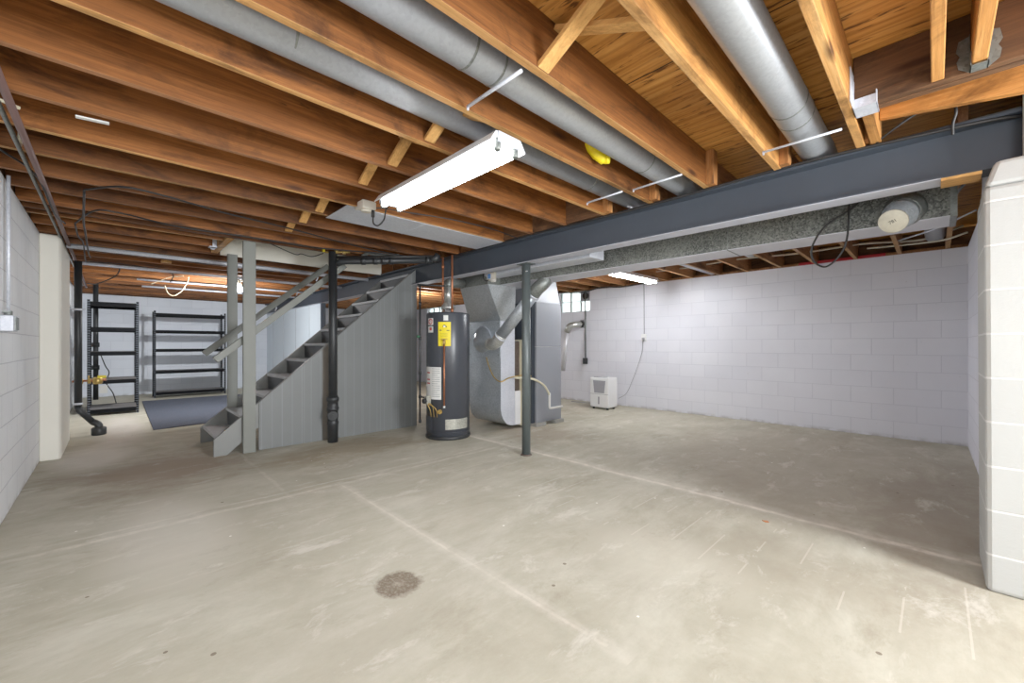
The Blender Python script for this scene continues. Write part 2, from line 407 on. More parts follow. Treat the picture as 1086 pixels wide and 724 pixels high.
M['tube']=emis('glowing fluorescent tube',(.96,.98,1,1),42)
M['tube2']=emis('glowing fluorescent tube far',(.96,.98,1,1),90)
M['bulb']=emis('glowing bulb',(1,.98,.96,1),70)
def glassblock():
    n=NT('glass block'); n.L(n.mix(n.noise(n.obj(),6,2),lin(226,240,232),lin(240,248,244)),n.b.inputs['Base Color'])
    n.b.inputs['Transmission Weight'].default_value=.85; n.b.inputs['Roughness'].default_value=.45; n.bump(n.noise(n.obj(),18,2),.4,.01); return n.m
M['glass']=glassblock()

# ------------------------------------------------------------------ room
ZJ=2.2; ZT=2.435; YL=-.492; YB=6.75; XF=-12.5; XR=3.0
struct(MB().box((XF-.2,YL-.2,-.12),(XR+.2,YB+.2,0)).build('floor',M['floor']))
# left wall with pilaster
struct(MB().box((XF-.2,YL-.2,0),(XR,YL,ZJ)).build('wall_left',M['wall_left']))
struct(MB().prism([(-5.97,YL),(-5.97,-.362),(-6.0,-.347),(-7.1,-.345),(-7.1,YL)],'z',0,ZJ-.01).build('trim_1',M['cream'],bevel=.012))
part(bpy.data.objects['trim_1'],'cream painted masonry pilaster on the left wall')
struct(MB().box((XF-.2,YL,0),(XF,YB,ZJ)).build('wall_end',M['wall_end']))
# back wall with two window openings
b=MB()
W1=(-5.50,-4.74,1.79,2.2); W2=(-10.55,-9.70,1.83,2.2)
xs=[XF-.2,W2[0],W2[1],W1[0],W1[1],.45]
b.box((xs[0],YB,0),(xs[1],YB+.2,ZJ)).box((xs[1],YB,0),(xs[2],YB+.2,W2[2])).box((xs[2],YB,0),(xs[3],YB+.2,ZJ)).box((xs[3],YB,0),(xs[4],YB+.2,W1[2])).box((xs[4],YB,0),(xs[5],YB+.2,ZJ))
struct(b.build('wall_back',M['wall_back']))
# right wall beyond the pier (bows slightly inwards)
struct(MB().prism([(.252,YB),(.262,5.2),(.225,4.3),(.178,3.3),(.178,3.1),(.5,3.1),(.5,YB)],'z',0,ZJ).build('wall_right',M['wall_right']))
# pier that carries the steel beam
b=MB()
b.hexa([(.163,2.86,0),(.60,2.86,0),(.60,3.3,0),(.163,3.3,0),(.156,2.86,1.84),(.60,2.86,1.84),(.60,3.3,1.84),(.156,3.3,1.84)])
b.hexa([(.156,2.86,1.84),(.60,2.86,1.84),(.60,3.3,1.84),(.156,3.3,1.84),(.19,2.875,1.955),(.60,2.875,1.965),(.60,2.945,1.965),(.19,2.945,1.955)])
pier=struct(b.build('wall_pier',M['pier'],bevel=.018)); 
bl=pier
struct(MB().box((.60,2.86,0),(XR,3.1,ZJ)).box((.275,2.90,1.97),(.9,2.945,ZT)).build('wall_front_right',M['pier']))
struct(MB().box((XR,YL-.2,0),(XR+.2,3.1,ZJ)).build('wall_near',M['wall_right']))
for i,(x,z,w,h) in enumerate([(.205,1.62,.035,.10),(.205,1.47,.03,.05)]):
    pass
# plywood subfloor, left open over the stairs
b=MB()
HX0,HX1,HY0,HY1=-5.90,-5.0,.93,2.96
b.box((XF-.2,YL-.2,ZT),(HX0,YB+.2,ZT+.02)).box((HX1,YL-.2,ZT),(XR+.2,YB+.2,ZT+.02)).box((HX0,YL-.2,ZT),(HX1,HY0,ZT+.02)).box((HX0,HY1,ZT),(HX1,YB+.2,ZT+.02))
struct(b.build('ceiling',M['ply']))
# stairwell lining
b=MB()
b.box((HX0-.02,HY0,2.185),(HX0,HY1,3.3)).box((HX0,HY0-.02,2.44),(HX1,HY0,3.3)).box((HX1,HY0,2.44),(HX1+.02,HY1,3.3)).box((HX0,HY1,2.44),(HX1,HY1+.02,3.3)).box((HX0-.02,HY0-.02,3.3),(HX1+.02,HY1+.02,3.32))
struct(b.build('wall_stairwell',M['drywall']))
# rim boards and sills on top of the walls
struct(MB().box((XF-.2,YL-.2,ZJ),(XR,YL-.02,ZT)).box((XF-.2,YB+.1,ZJ),(.5,YB+.16,ZT)).box((XF-.2,YL,ZJ),(XF-.02,YB,ZT)).box((.34,3.1,ZJ),(.5,YB,ZT)).box((XR-.04,YL,ZJ),(XR,3.1,ZT)).build('trim_2',M['joist_x']))
part(bpy.data.objects['trim_2'],'wooden rim boards on top of the block walls')
# partition under the far end of the beam
struct(MB().box((XF,3.0,0),(-8.47,3.04,1.94)).build('wall_partition',M['partition']))
b=MB()
for x in (-11.9,-11.0,-10.1,-9.2): b.box((x-.004,2.996,0),(x+.004,3.0,1.93))
struct(b.build('trim_3',M['cabinet']))
struct(MB().box((-8.52,2.985,0),(-8.43,3.055,1.94)).build('trim_4',M['steel_gray']))

# glass block windows
def window(name, W, skip=None):
    x0,x1,z0,z1=W; o=thing(name,(x0,YB,z0),None,None); o['kind']='structure'
    w=(x1-x0)/3; h=(z1-z0)/2
    for r in range(2):
        for c in range(3):
            if skip==(r,c): continue
            MB().box((x0+c*w+.007,YB+.04,z0+r*h+.007),(x0+(c+1)*w-.007,YB+.13,z0+(r+1)*h-.007)).build('glass_block',M['glass'],o,bevel=.012)
    b=MB()
    for c in range(4): b.box((x0+c*w-.007,YB+.045,z0),(x0+c*w+.007,YB+.125,z1))
    for r in range(3): b.box((x0,YB+.046,z0+r*h-.007),(x1,YB+.124,z0+r*h+.007))
    b.build('mortar_joints',M['whitepaint'],o)
    return o
w1=window('window_1',W1,(1,2)); window('window_2',W2)
x0=W1[0]+2*(W1[1]-W1[0])/3
MB().box((x0+.007,YB+.04,2.0),(W1[1]-.007,YB+.12,2.193)).build('vent_panel',M['grayplastic'],w1)
MB().lathe([(.07,0),(.07,.02),(.052,.02),(.048,.008),(.0,.008)],(x0+.13,YB+.04,2.095),24,(0,-1,0)).build('vent_ring',M['cable'],w1)

# ------------------------------------------------------------------ joists
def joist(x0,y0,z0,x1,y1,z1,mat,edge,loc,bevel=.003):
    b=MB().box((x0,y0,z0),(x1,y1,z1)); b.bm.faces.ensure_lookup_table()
    b.bm.faces[0].material_index=1  # paler sawn wood underneath, floor bounce light put into the colour
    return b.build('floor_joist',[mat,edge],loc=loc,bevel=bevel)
ORD=['first','second','third','fourth','fifth','sixth','seventh','eighth','ninth','tenth','eleventh','twelfth','thirteenth','fourteenth','fifteenth','sixteenth','seventeenth','eighteenth','nineteenth','twentieth','twenty-first','twenty-second','twenty-third','twenty-fourth','twenty-fifth','twenty-sixth','twenty-seventh','twenty-eighth','twenty-ninth','thirtieth','thirty-first']
JT=.038
xsn=[-.303,-.695]+[-1.12-.4075*k for k in range(28)]
gj='ceiling joists on the near side of the beam'
for i,x in enumerate(xsn):
    y1=2.962
    if HX0-.02<x<HX1: y1=.84
    zb=ZJ+random.uniform(-.006,.006)
    light = i in (0,1,2,4) or random.random()<.2
    lab='wooden ceiling joist before the steel beam, %s counted from the metal joist hanger'%ORD[i]
    if i==0: lab='wooden ceiling joist that the metal hanger is nailed to, running to the beam'
    if HX0-.02<x<HX1: lab='shortened wooden ceiling joist ending at the stairwell, %s'%('nearer the furnace' if x>-5.4 else 'nearer the metal shelves')
    o=joist(x,YL-.015,zb,x+JT,y1,ZT-.001,M['joist_light'] if i in (0,1) else M['joist'],M['joist_edge_lit'] if (i<5 or i in(7,8,12,15)) else M['joist_worn_lit'],(x,YL,ZJ))
    tag(o,lab,'joist',gj)
# stairwell trimmers and header
for x,lab in ((-4.99,'wooden joist along the near edge of the stairwell opening'),(-5.96,'wooden joist along the far edge of the stairwell opening')):
    tag(MB().box((x,YL-.015,ZJ),(x+JT,2.962,ZT-.001)).build('floor_joist',M['joist'],loc=(x,YL,ZJ),bevel=.003),lab,'joist',gj)
tag(MB().box((-5.92,.842,ZJ),(-5.0,.905,ZT-.001)).build('header_board',M['brace'],loc=(-5.9,.85,ZJ),bevel=.003),'pale wooden header board at the left end of the stairwell opening','board')
b=MB(); b.box((-5.60,.77,2.19),(-5.50,.838,2.196)).box((-5.66,.80,2.19),(-5.655,.838,2.33)).box((-5.53,.80,2.19),(-5.525,.838,2.33)).box((-5.56,.80,2.19),(-5.53,.838,2.196))
tag(b.build('joist_hanger',M['galv_light'],loc=(-5.55,.8,2.19)),'small galvanized joist hanger at the stairwell header above the gray posts','bracket')
# far-side joists
gj2='ceiling joists on the far side of the beam'
xf=[.09-.4075*k for k in range(31)]
for i,x in enumerate(xf):
    if x< XF+.1: break
    x+=random.uniform(-.012,.012)
    o=joist(x,3.085 if i==0 else 3.0,ZJ,x+JT,YB+.1,ZT-.001,M['joist_far'],M['joist_edge_lit'],(x,3.0,ZJ))
    tag(o,'wooden ceiling joist beyond the steel beam, %s counted from the right wall'%ORD[i],'joist',gj2)
# header on the right with its hung joists
h=thing('header_beam',(-.262,2.44,ZJ),'dark doubled wooden header board at upper right, held in a metal hanger','board')
MB().box((-.262,2.44,ZJ),(XR-.05,2.476,ZT-.002)).build('header_ply',M['joist_x'],h,bevel=.003)
MB().box((-.262,2.480,ZJ-.004),(XR-.05,2.516,ZT-.002)).build('header_ply',M['joist_x'],h,bevel=.003)
for x,x1,lab in ((-.012,.026,'short pale joist butting the dark header, without any hanger'),(.098,.140,'short pale joist seated in a metal hanger at the far upper right')):
    tag(MB().box((x,YL,ZJ+.004),(x1,2.437,ZT-.002)).build('floor_joist',M['joist_light'],loc=(x,YL,ZJ),bevel=.004),lab,'joist')
for k in range(5):
    x=.5+.4075*k
    tag(MB().box((x,YL,ZJ+.004),(x+JT,2.437,ZT-.002)).build('floor_joist',M['joist'],loc=(x,YL,ZJ),bevel=.003),'%s ceiling joist to the right of the hung pale joist'%ORD[k],'joist','ceiling joists right of the hangers')
tag(MB().box((-.243,2.518,ZJ),(-.200,2.962,ZT-.002)).build('stub_joist',M['joist_light'],loc=(-.22,2.7,ZJ),bevel=.003),'short wooden joist stub between the metal hanger and the beam','joist')
tag(MB().box((-.263,2.88,ZJ+.01),(-.245,2.955,ZT-.02)).build('blocking_piece',M['post_wood'],loc=(-.25,2.9,ZJ),bevel=.003),'small wooden packing block beside the joist stub above the beam','block')
tag(MB().prism([(-.198,2.27),(1.6,2.02),(1.6,ZT-.003),(-.198,ZT-.003)],'y',2.80,2.838).build('rim_board',M['board_x'],loc=(0,2.82,ZJ),bevel=.003),'orange plywood rim board above the right end of the beam','board')
def hanger(x0,x1,y,label,side=-1):
    b=MB(); t=.003
    b.box((x0-t,y-.06,ZJ-.006),(x1+t,y,ZJ-.006+t)).box((x0-t,y-.06,ZJ-.006),(x0,y,ZJ+.05)).box((x1,y-.06,ZJ-.006),(x1+t,y,ZJ+.05))
    for s,x in ((-1,x0-t),(1,x1+t)):
        b.prism([(x,ZJ-.004),(x+s*.03,ZJ+.02),(x+s*.035,ZJ+.05),(x+s*.026,ZJ+.07),(x+s*.037,ZJ+.09),(x+s*.03,ZJ+.13),(x,ZJ+.14)],'y',y-.004,y-.001)
        b.hexa([(x-.001,y-.06,ZJ),(x+.001,y-.06,ZJ),(x+.001,y,ZJ),(x-.001,y,ZJ),(x-.001,y-.02,ZJ+.14),(x+.001,y-.02,ZJ+.14),(x+.001,y,ZJ+.14),(x-.001,y,ZJ+.14)])
    return tag(b.build('joist_hanger',M['galv_dull'],loc=((x0+x1)/2,y,ZJ)),label,'bracket')
hanger(.098,.140,2.436,'galvanized joist hanger under the pale joist at the far upper right')
b=MB(); X0=-.264
b.box((X0+.002,2.42,ZJ-.010),(X0+.085,2.53,ZJ-.006)).box((X0+.002,2.42,ZJ-.010),(X0+.006,2.53,ZJ+.12)).box((X0+.0,2.34,ZJ+.0),(X0+.004,2.44,ZJ+.15)).box((X0+.081,2.42,ZJ-.010),(X0+.085,2.53,ZJ+.05)).box((X0+.002,2.425,ZJ-.01),(X0+.085,2.429,ZJ+.035))
for p in ((.03,.012),(.06,.012),(.06,.024)): b.lathe([(.004,0),(.004,.003)],(X0+p[0],2.426,ZJ+p[1]),8,(0,-1,0))
tag(b.build('joist_hanger',M['galv_light'],loc=(X0,2.44,ZJ),bevel=.001),'galvanized double joist hanger holding the left end of the dark header','bracket')

# cross bridging
gb='cross bridging between the joists'
def brace(xa,za,xb,zb,y,lab,w=.062,t=.02):
    tag(MB().bar((xa,y,za),(xb,y,zb),w,t,(0,0,1)).build('bridging_brace',M['brace'],loc=((xa+xb)/2,y,2.3),bevel=.002),lab,'brace')
brace(-1.085,ZJ+.012,-.70,ZT-.03,1.225,'large pale diagonal wooden brace with a knot, beside the plywood at top centre')
brace(-1.078,ZT-.025,-.70,ZJ+.03,1.32,'upper diagonal brace crossing behind the large pale one at top centre')
n=0
for k in range(2,9):
    xa=-1.12-.4075*k+JT
    if k==5: continue
    xb=xa+.4075-JT
    if k<2: continue
    n+=1
    brace(xa,ZJ+.015,xb,ZT-.03,1.225,'diagonal wooden bridging brace between joists, %s to the left of the lamp end'%ORD[n-1])
    brace(xa,ZT-.03,xb,ZJ+.015,1.30,'rear diagonal bridging brace crossing between joists, %s left of the lamp end'%ORD[n-1])
for y,k in ((2.93,0),(2.93,1),(2.93,2),(2.93,3),(2.93,4),(2.93,5),(2.93,6),(2.93,-1)):
    xa=-1.12-.4075*k+JT; xb=xa+.4075-JT
    if k in(-1,): xa,xb=-.657,-.303
    tag(MB().box((xa,2.915,ZJ+.001 if k>2 else ZT-.07),(xb,2.953,ZT-.005)).build('blocking_board',M['joist_x'],loc=(xa,2.93,ZJ),bevel=.002) if k>2 else MB().box((xa,2.88,ZJ+.001),(xa+.05,2.953,ZT-.005)).build('blocking_board',M['post_wood'],loc=(xa,2.93,ZJ),bevel=.002),'wooden blocking on the beam, %s from the right'%ORD[(k+1)],'block','wooden blocking on top of the beam')

# small items on the joists
tag(MB().hexa([(-2.815,-.118,2.184),(-2.79,-.118,2.184),(-2.77,-.005,2.184),(-2.795,-.005,2.184),(-2.815,-.118,2.19),(-2.79,-.118,2.19),(-2.77,-.005,2.19),(-2.795,-.005,2.19)]).build('label_strip',M['label_white'],loc=(-2.8,-.06,2.185)),'small white strip stuck under a joist at the upper left','strip')
tag(MB().box((-6.93,.46,2.17),(-6.83,.56,2.198)).build('wood_scrap',M['brace'],loc=(-6.88,.5,2.18)),'small pale wood scrap nailed under a joist before the stairs','wood scrap')
tag(MB().tube(smooth([(-1.488,2.10,2.36),(-1.465,2.12,2.32),(-1.44,2.14,2.28),(-1.415,2.17,2.255),(-1.385,2.18,2.25)]),[.036]*8+[.035]*8+[.032]*8+[.024]*8+[.014],14).build('foam_plug',M['yellow'],loc=(-1.45,2.15,2.3)),'crooked yellow rubber plug between the joist and the round ducts','plug')

# ------------------------------------------------------------------ steel beam and column
bx0,bx1=XF,.31
BY=3.02; BZ0,BZ1=1.943,2.192
bm_=thing('steel_beam',(-5,BY,BZ0),'long blue-gray steel beam carrying the joists across the basement','beam')
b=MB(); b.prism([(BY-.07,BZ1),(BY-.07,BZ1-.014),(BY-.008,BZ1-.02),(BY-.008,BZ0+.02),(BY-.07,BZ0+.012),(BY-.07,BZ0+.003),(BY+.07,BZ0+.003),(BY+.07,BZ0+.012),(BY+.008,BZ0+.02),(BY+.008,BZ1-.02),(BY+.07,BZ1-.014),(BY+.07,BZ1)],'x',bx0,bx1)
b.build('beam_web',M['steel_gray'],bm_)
part(MB().box((bx0,BY-.071,BZ0),(.02,BY+.071,BZ0+.003)).build('bottom_flange_face',M['flange'],bm_),'underside of the beam with lit tone painted in')  # thin sheet under the beam, its lit look put into the colour
part(MB().box((bx0,BY-.07,BZ1),(bx1,BY+.07,ZJ-.001)).build('sill_plate',M['cable'],bm_),'dark plate on top of the beam')
part(MB().box((.02,BY-.069,BZ0-.012),(.155,BY+.069,BZ0+.002)).build('wood_shim',M['brace'],bm_),'bare wooden shim at the right end')
col=thing('steel_column',(-2.905,3.065,0),'round gray steel column under the middle of the beam','column')
cx,cy=-2.905,3.03
MB().lathe([(.044,0.0),(.044,BZ0-.006)],(cx,cy,0),28).build('shaft',M['column'],col)
MB().box((cx-.075,cy-.06,BZ0-.008),(cx+.075,cy+.06,BZ0)).build('cap_plate',M['column'],col)
MB().lathe([(.06,0),(.056,.006),(.045,.012)],(cx,cy,0),24).build('rust_ring',M['filter'],col)
MB().tube([(cx-.048,cy-.02,1.86),(cx+.05,cy-.035,1.86)],.006,8).build('pin',M['galv'],col)

# ------------------------------------------------------------------ round ducts between joists
def round_duct(x, y0, y1, r, z, label, seams, zdip=0, elb=None):
    t=thing('round_duct',(x,y0,z),label,'duct','round galvanized ducts between the joists')
    pts=[(x,y0,z),(x,y1-.1,z),(x,y1,z-.01)]
    if elb: pts=elb
    MB().tube(pts,r,28).build('duct_pipe',M['pipe'],t)
    for y in seams:
        MB().tube([(x,y-.006,z),(x,y-.003,z),(x,y+.003,z),(x,y+.006,z)],[r+.0004,r+.0025,r+.0025,r+.0004],28).build('crimped_seam',M['galv_dull'],t)
    return t
rd=.08
round_duct(-1.73,-.47,3.30,rd,2.312,'round galvanized duct passing just behind the hanging lamp',(-.02,.5,2.45),elb=[(-1.60,-.47,2.312),(-1.66,.02,2.312),(-1.73,.12,2.312),(-1.73,3.3,2.312)])
round_duct(-1.31,-.47,3.30,rd+.003,2.312,'round galvanized duct left of the yellow-edged middle joist',(1.02,1.17,2.45))
round_duct(-.50,-.47,3.2,rd+.004,2.30,'thick round galvanized duct farthest right, beside the plywood',(2.35,2.50))
gh='thin metal rods holding up the ducts'
def rod(p,q,label,r=.0065):
    b=MB().tube([p,q],r,8); b.box((p[0]-.005,p[1]-.004,p[2]-.016),(p[0]+.003,p[1]+.004,p[2]+.005))
    tag(b.build('duct_strap',M['galv_light'],loc=p),label,'strap',gh)
rod((-1.465,1.150,2.190),(-1.127,1.149,2.190),'metal support rod under the middle duct, near the lamp',.0075)
rod((-1.829,2.575,2.190),(-1.524,2.559,2.190),'thin support rod under the left duct close to the beam')
rod((-1.451,2.584,2.190),(-1.111,2.572,2.190),'thin support rod under the middle duct close to the beam')
rod((-.665,2.60,2.190),(-.323,2.60,2.190),'thin support rod under the thick right-hand duct')
gd='round ducts beyond the beam running to the back wall'
for x,lab,y1 in ((-2.43,'silver round duct beyond the trunk, left of the dark wire loop',YB+.05),(-1.61,'short silver duct end beyond the trunk, near the middle of the back wall',5.75),(.0,'pale round duct beyond the trunk by the right wall',6.3)):
    tag(MB().tube([(x,3.75,2.29),(x,y1,2.29)],.078,24).build('round_duct',M['pipe'],loc=(x,3.75,2.29)),lab,'duct',gd)

# ------------------------------------------------------------------ trunk duct
ty0,ty1,tz0,tz1=3.42,3.72,1.852,2.085
tr=thing('trunk_duct',(-2,3.55,tz0),'long rectangular speckled galvanized trunk duct behind the beam','duct')
b=MB(); b.box((-4.0,ty0,tz0+.004),(.085,ty1,tz1)); b.build('duct_body',M['spangle'],tr)
part(MB().box((-4.0,ty0-.001,tz0),(.086,ty1+.001,tz0+.004)).build('duct_underside',M['duct_lit'],tr),'underside with painted-in floor bounce')  # same galvanized duct; floor bounce and glare painted in as paler colour
for x in (-1.12,):
    MB().box((x-.004,ty0-.004,tz0-.003),(x+.004,ty1+.004,tz1)).build('joint',M['galv_dull'],tr)
part(MB().box((.060,ty0-.005,tz0-.004),(.088,ty1+.005,tz1+.003)).build('end_cap',M['galv_dull'],tr),'folded end cap')
# capped takeoff
ax=Vector((-.052,-.205,-.115)).normalized(); base=Vector((-.125,3.425,1.935))
tk=thing('capped_duct_stub',tuple(base),'round duct stub on the trunk duct, closed with a cream cap','duct')
MB().lathe([(.10,.0),(.098,.02),(.088,.06),(.084,.065)],base,32,ax).build('flange_collar',M['galv_dull'],tk)
MB().lathe([(.083,.05),(.081,.09),(.084,.095),(.084,.103),(.070,.105),(.066,.20)],base,32,ax).build('stub_pipe',M['galv'],tk)
capc=base+ax*.198
MB().lathe([(.067,0),(.069,.012),(.065,.016),(0.0,.016)],capc,32,ax).build('cap_disc',M['capmat'],tk)
def text(body,size,mat,loc,normal,parent,name,depth=.0006,up=(0,0,1)):
    cu=bpy.data.curves.new('t','FONT'); cu.body=body; cu.size=size; cu.align_x='CENTER'; cu.align_y='CENTER'; cu.extrude=depth
    o=bpy.data.objects.new('t',cu); C.objects.link(o); bpy.context.view_layer.update()
    me=bpy.data.meshes.new_from_object(o.evaluated_get(bpy.context.evaluated_depsgraph_get())); bpy.data.objects.remove(o)
    z=Vector(normal).normalized(); x=Vector(up).cross(z).normalized(); y=z.cross(x)
    Mx=Matrix((x,y,z)).transposed().to_4x4(); Mx.translation=Vector(loc)-Vector(parent['_w']); me.transform(Mx)
    me.materials.clear(); me.materials.append(mat); q=bpy.data.objects.new(name,me); C.objects.link(q); q.parent=parent; q['_w']=list(parent['_w']); return q
text('781',.026,M['print'],capc+ax*.0165,ax,tk,'marking',up=(-.35,0,1))

# return duct beside the beam and its drop down to the furnace
rt=thing('return_duct',(-4.2,3.8,.05),'silver return air duct with rounded foot left of the gray furnace','duct')
MB().box((-3.72,3.165,1.93),(-2.22,3.395,2.17)).build('horizontal_run',M['galv_light'],rt,bevel=.003)
tb=[(-4.26,3.22,1.845),(-3.72,3.22,1.845),(-3.72,3.69,1.86),(-4.26,3.69,1.86)]
MB().hexa(tb+[(p[0],p[1],2.17) for p in tb]).build('upper_box',M['galv_dull'],rt,bevel=.002)
# folded transition: facets with crossing creases
b=MB(); T=[b.bm.verts.new(p) for p in tb]; Bt=[b.bm.verts.new(p) for p in ((-4.572,3.62,1.43),(-3.925,3.62,1.43),(-3.925,3.87,1.43),(-4.572,3.87,1.43))]
for i in range(4):
    j=(i+1)%4
    b.bm.faces.new([T[i],T[j],Bt[j]]); b.bm.faces.new([T[i],Bt[j],Bt[i]])
b.bm.faces.new(Bt); b.bm.faces.new(T[::-1])
b.build('transition',M['galv'],rt)
MB().box((-4.572,3.62,.30),(-3.925,3.87,1.43)).build('vertical_duct',M['galv_light'],rt)
# sheet metal skins: lit side put into a paler colour, front darker
MB().box((-4.573,3.617,.30),(-3.925,3.6195,.955)).build('front_sheet',M['galv'],rt)
b=MB(); poly=[(3.87,.30),(3.62,.30)]
for k in range(0,11):
    a=PI+PI/2*k/10; poly.append((3.62+.22+.22*math.cos(a),.30+.25*math.sin(a)))
poly.append((3.87,.05))
b.prism(poly,'x',-4.572,-3.927); 
for f in b.bm.faces:
    if abs(f.normal.x)<.5: f.smooth=False
b.build('rounded_foot',M['galv'],rt)
MB().prism(poly+[],'x',-3.927,-3.9235).build('foot_side_sheet',M['galv_light'],rt)
MB().box((-3.926,3.62,.30),(-3.9228,3.87,1.43)).build('side_sheet',M['galv_light'],rt)
part(MB().box((-4.52,3.871,.05),(-3.95,3.975,1.17)).build('filter_slot',M['cabinet_dark'],rt),'dark filter slot')
part(MB().box((-4.50,3.885,.42),(-3.935,3.97,1.16)).build('air_filter',M['filter'],rt),'dirty brown air filter')
part(MB().box((-4.52,3.873,.05),(-3.915,3.973,.50)).build('slot_cover',M['whitepaint'],rt),'white filter slot cover')
part(MB().box((-4.52,3.976,.03),(-3.89,4.09,1.19)).build('slot_frame',M['ivory'],rt),'ivory filter frame')
part(MB().box((-4.575,3.605,.955),(-3.922,3.617,1.435)).build('collar_plate',M['galv'],rt,bevel=.002),'square plate with a round collar')
for px_ in (-4.54,-3.96):
    for pz in (.99,1.19,1.40): MB().lathe([(.008,0),(.008,.004)],(px_,3.605,pz),8,(0,-1,0)).build('screw',M['galv_dull'],rt)
# round pipe from the collar up to the trunk
vp=thing('branch_pipe',(-4.2,3.6,1.19),'slanting round silver pipe from the return duct up to the trunk','duct')
b=MB(); R=[]
A2=Vector((.93,-.36,-.05)).normalized(); U2=Vector((.36,.93,0)).normalized(); W2_=U2.cross(A2)
if W2_.z<0: W2_=-W2_
c1=Vector((-4.27,3.603,1.19)); c2=Vector((-3.93,3.44,1.13))
for k in range(9):
    t=k/8; e=t*t*(3-2*t); c=c1.lerp(c2,t)+Vector((0,-.05*math.sin(PI*t),0)); rr=.172*(1-e)+.076*e
    u=Vector((1,0,0)).lerp(U2,e).normalized(); wv_=Vector((0,0,1)).lerp(W2_,e).normalized()
    R.append([b.bm.verts.new(c+(u*math.cos(2*PI*j/36)+wv_*math.sin(2*PI*j/36))*rr) for j in range(36)])
for i in range(8):
    for j in range(36):
        f=b.bm.faces.new([R[i][j],R[i][(j+1)%36],R[i+1][(j+1)%36],R[i+1][j]]); f.smooth=True
b.build('cone_collar',M['galv'],vp)
MB().lathe([(.182,0),(.182,.003),(.165,.004)],(-4.27,3.604,1.19),36,(0,-1,0)).build('collar_rim',M['galv_light'],vp)
MB().tube([tuple(c2-A2*.03),tuple(c2+A2*.04)],.077,28).build('pipe_sleeve',M['flue'],vp)
MB().tube(smooth([tuple(c2+A2*.03),(-3.80,3.395,1.13),(-3.70,3.382,1.19),(-3.655,3.382,1.24)],4),.073,28).build('lower_elbow',M['flue'],vp)
MB().tube([(-3.665,3.382,1.228),(-3.16,3.425,1.70)],.069,28).build('straight_pipe',M['galv'],vp)
MB().tube(smooth([(-3.17,3.424,1.69),(-3.11,3.43,1.75),(-3.06,3.46,1.80),(-3.04,3.50,1.853)],4),.076,28).build('upper_elbow',M['galv_dull'],vp)
for p,q in (((-3.68,3.381,1.214),(-3.665,3.382,1.228)),((-3.18,3.423,1.682),(-3.165,3.424,1.696))): MB().tube([p,q],.079,28).build('seam_ring',M['galv_light'],vp)
# control box and thin lines on the return duct
cb=thing('control_box',(-3.50,3.16,1.87),'small blue and white control box on the duct above the furnace','control box')
MB().box((-3.62,3.12,1.86),(-3.50,3.16,1.95)).build('box_body',M['boxplastic'],cb,bevel=.004)
MB().box((-3.60,3.114,1.88),(-3.555,3.12,1.935)).build('face_plate',paint('blue plate',(70,120,180),.5),cb)
MB().tube([(-3.55,3.13,1.855),(-3.49,3.13,1.85)],.017,12).build('white_fitting',M['pvc'],cb)
tag(MB().tube(smooth([(-3.70,3.14,1.99),(-3.68,3.12,1.90),(-3.63,3.11,1.86),(-3.58,3.11,1.865)]),.006,8).build('control_wire',M['cable'],loc=(-3.65,3.12,1.9)),'short black wire drooping into the blue and white control box','wire')
tag(MB().tube(smooth([(-4.19,3.60,.955),(-4.12,3.585,.84),(-4.02,3.585,.70),(-3.90,3.60,.645),(-3.87,3.72,.69),(-3.865,3.95,.71),(-3.84,4.16,.69)]),.008,8).build('flexible_tube',M['brass'],loc=(-4,3.6,.7)),'thin tan tube curving across the silver return duct','tube')

# ------------------------------------------------------------------ furnace
fu=thing('furnace',(-4.15,4.45,0),'tall gray furnace cabinet behind the steel column','furnace')
part(MB().box((-4.50,4.165,.05),(-3.80,4.70,1.09)).build('lower_cabinet',M['cabinet'],fu,bevel=.006),'lower gray cabinet')
part(MB().box((-4.50,4.165,1.096),(-3.80,4.70,1.71)).build('upper_cabinet',M['cabinet'],fu,bevel=.006),'upper gray cabinet')
part(MB().box((-4.50,4.11,.05),(-3.83,4.164,1.70)).build('front_panel',M['cabinet_dark'],fu),'dark front panel')
part(MB().hexa([(-4.5,4.17,1.71),(-3.82,4.17,1.71),(-3.82,4.695,1.71),(-4.5,4.695,1.71),(-4.5,3.95,2.17),(-3.86,3.95,2.17),(-3.86,4.62,2.17),(-4.5,4.62,2.17)]).build('supply_plenum',M['cabinet'],fu,bevel=.004),'pale sheet metal plenum on top')
part(MB().box((-4.5,3.725,1.90),(-3.88,4.1,2.16)).build('trunk_branch',M['galv_light'],fu),'short duct joining the trunk')
for y in (4.24,4.63): part(MB().box((-4.45,y-.10,0),(-3.77,y+.10,.05)).build('foot_pad',M['concretegray'],fu,bevel=.008),'gray concrete foot pad')
dr=thing('condensate_drain',(-3.76,4.3,.23),'white plastic drain line on the side of the gray furnace','pipe')
MB().tube(smooth([(-3.74,3.70,.70),(-3.74,3.95,.68),(-3.745,4.12,.635),(-3.75,4.27,.56),(-3.75,4.35,.47),(-3.75,4.38,.42)]),.014,10).build('hose',M['ivory'],dr)
MB().tube(elbow([(-3.75,4.38,.45),(-3.75,4.38,.235),(-3.75,4.66,.235)],.03),.016,12).build('drain_pipe',M['pvc'],dr)

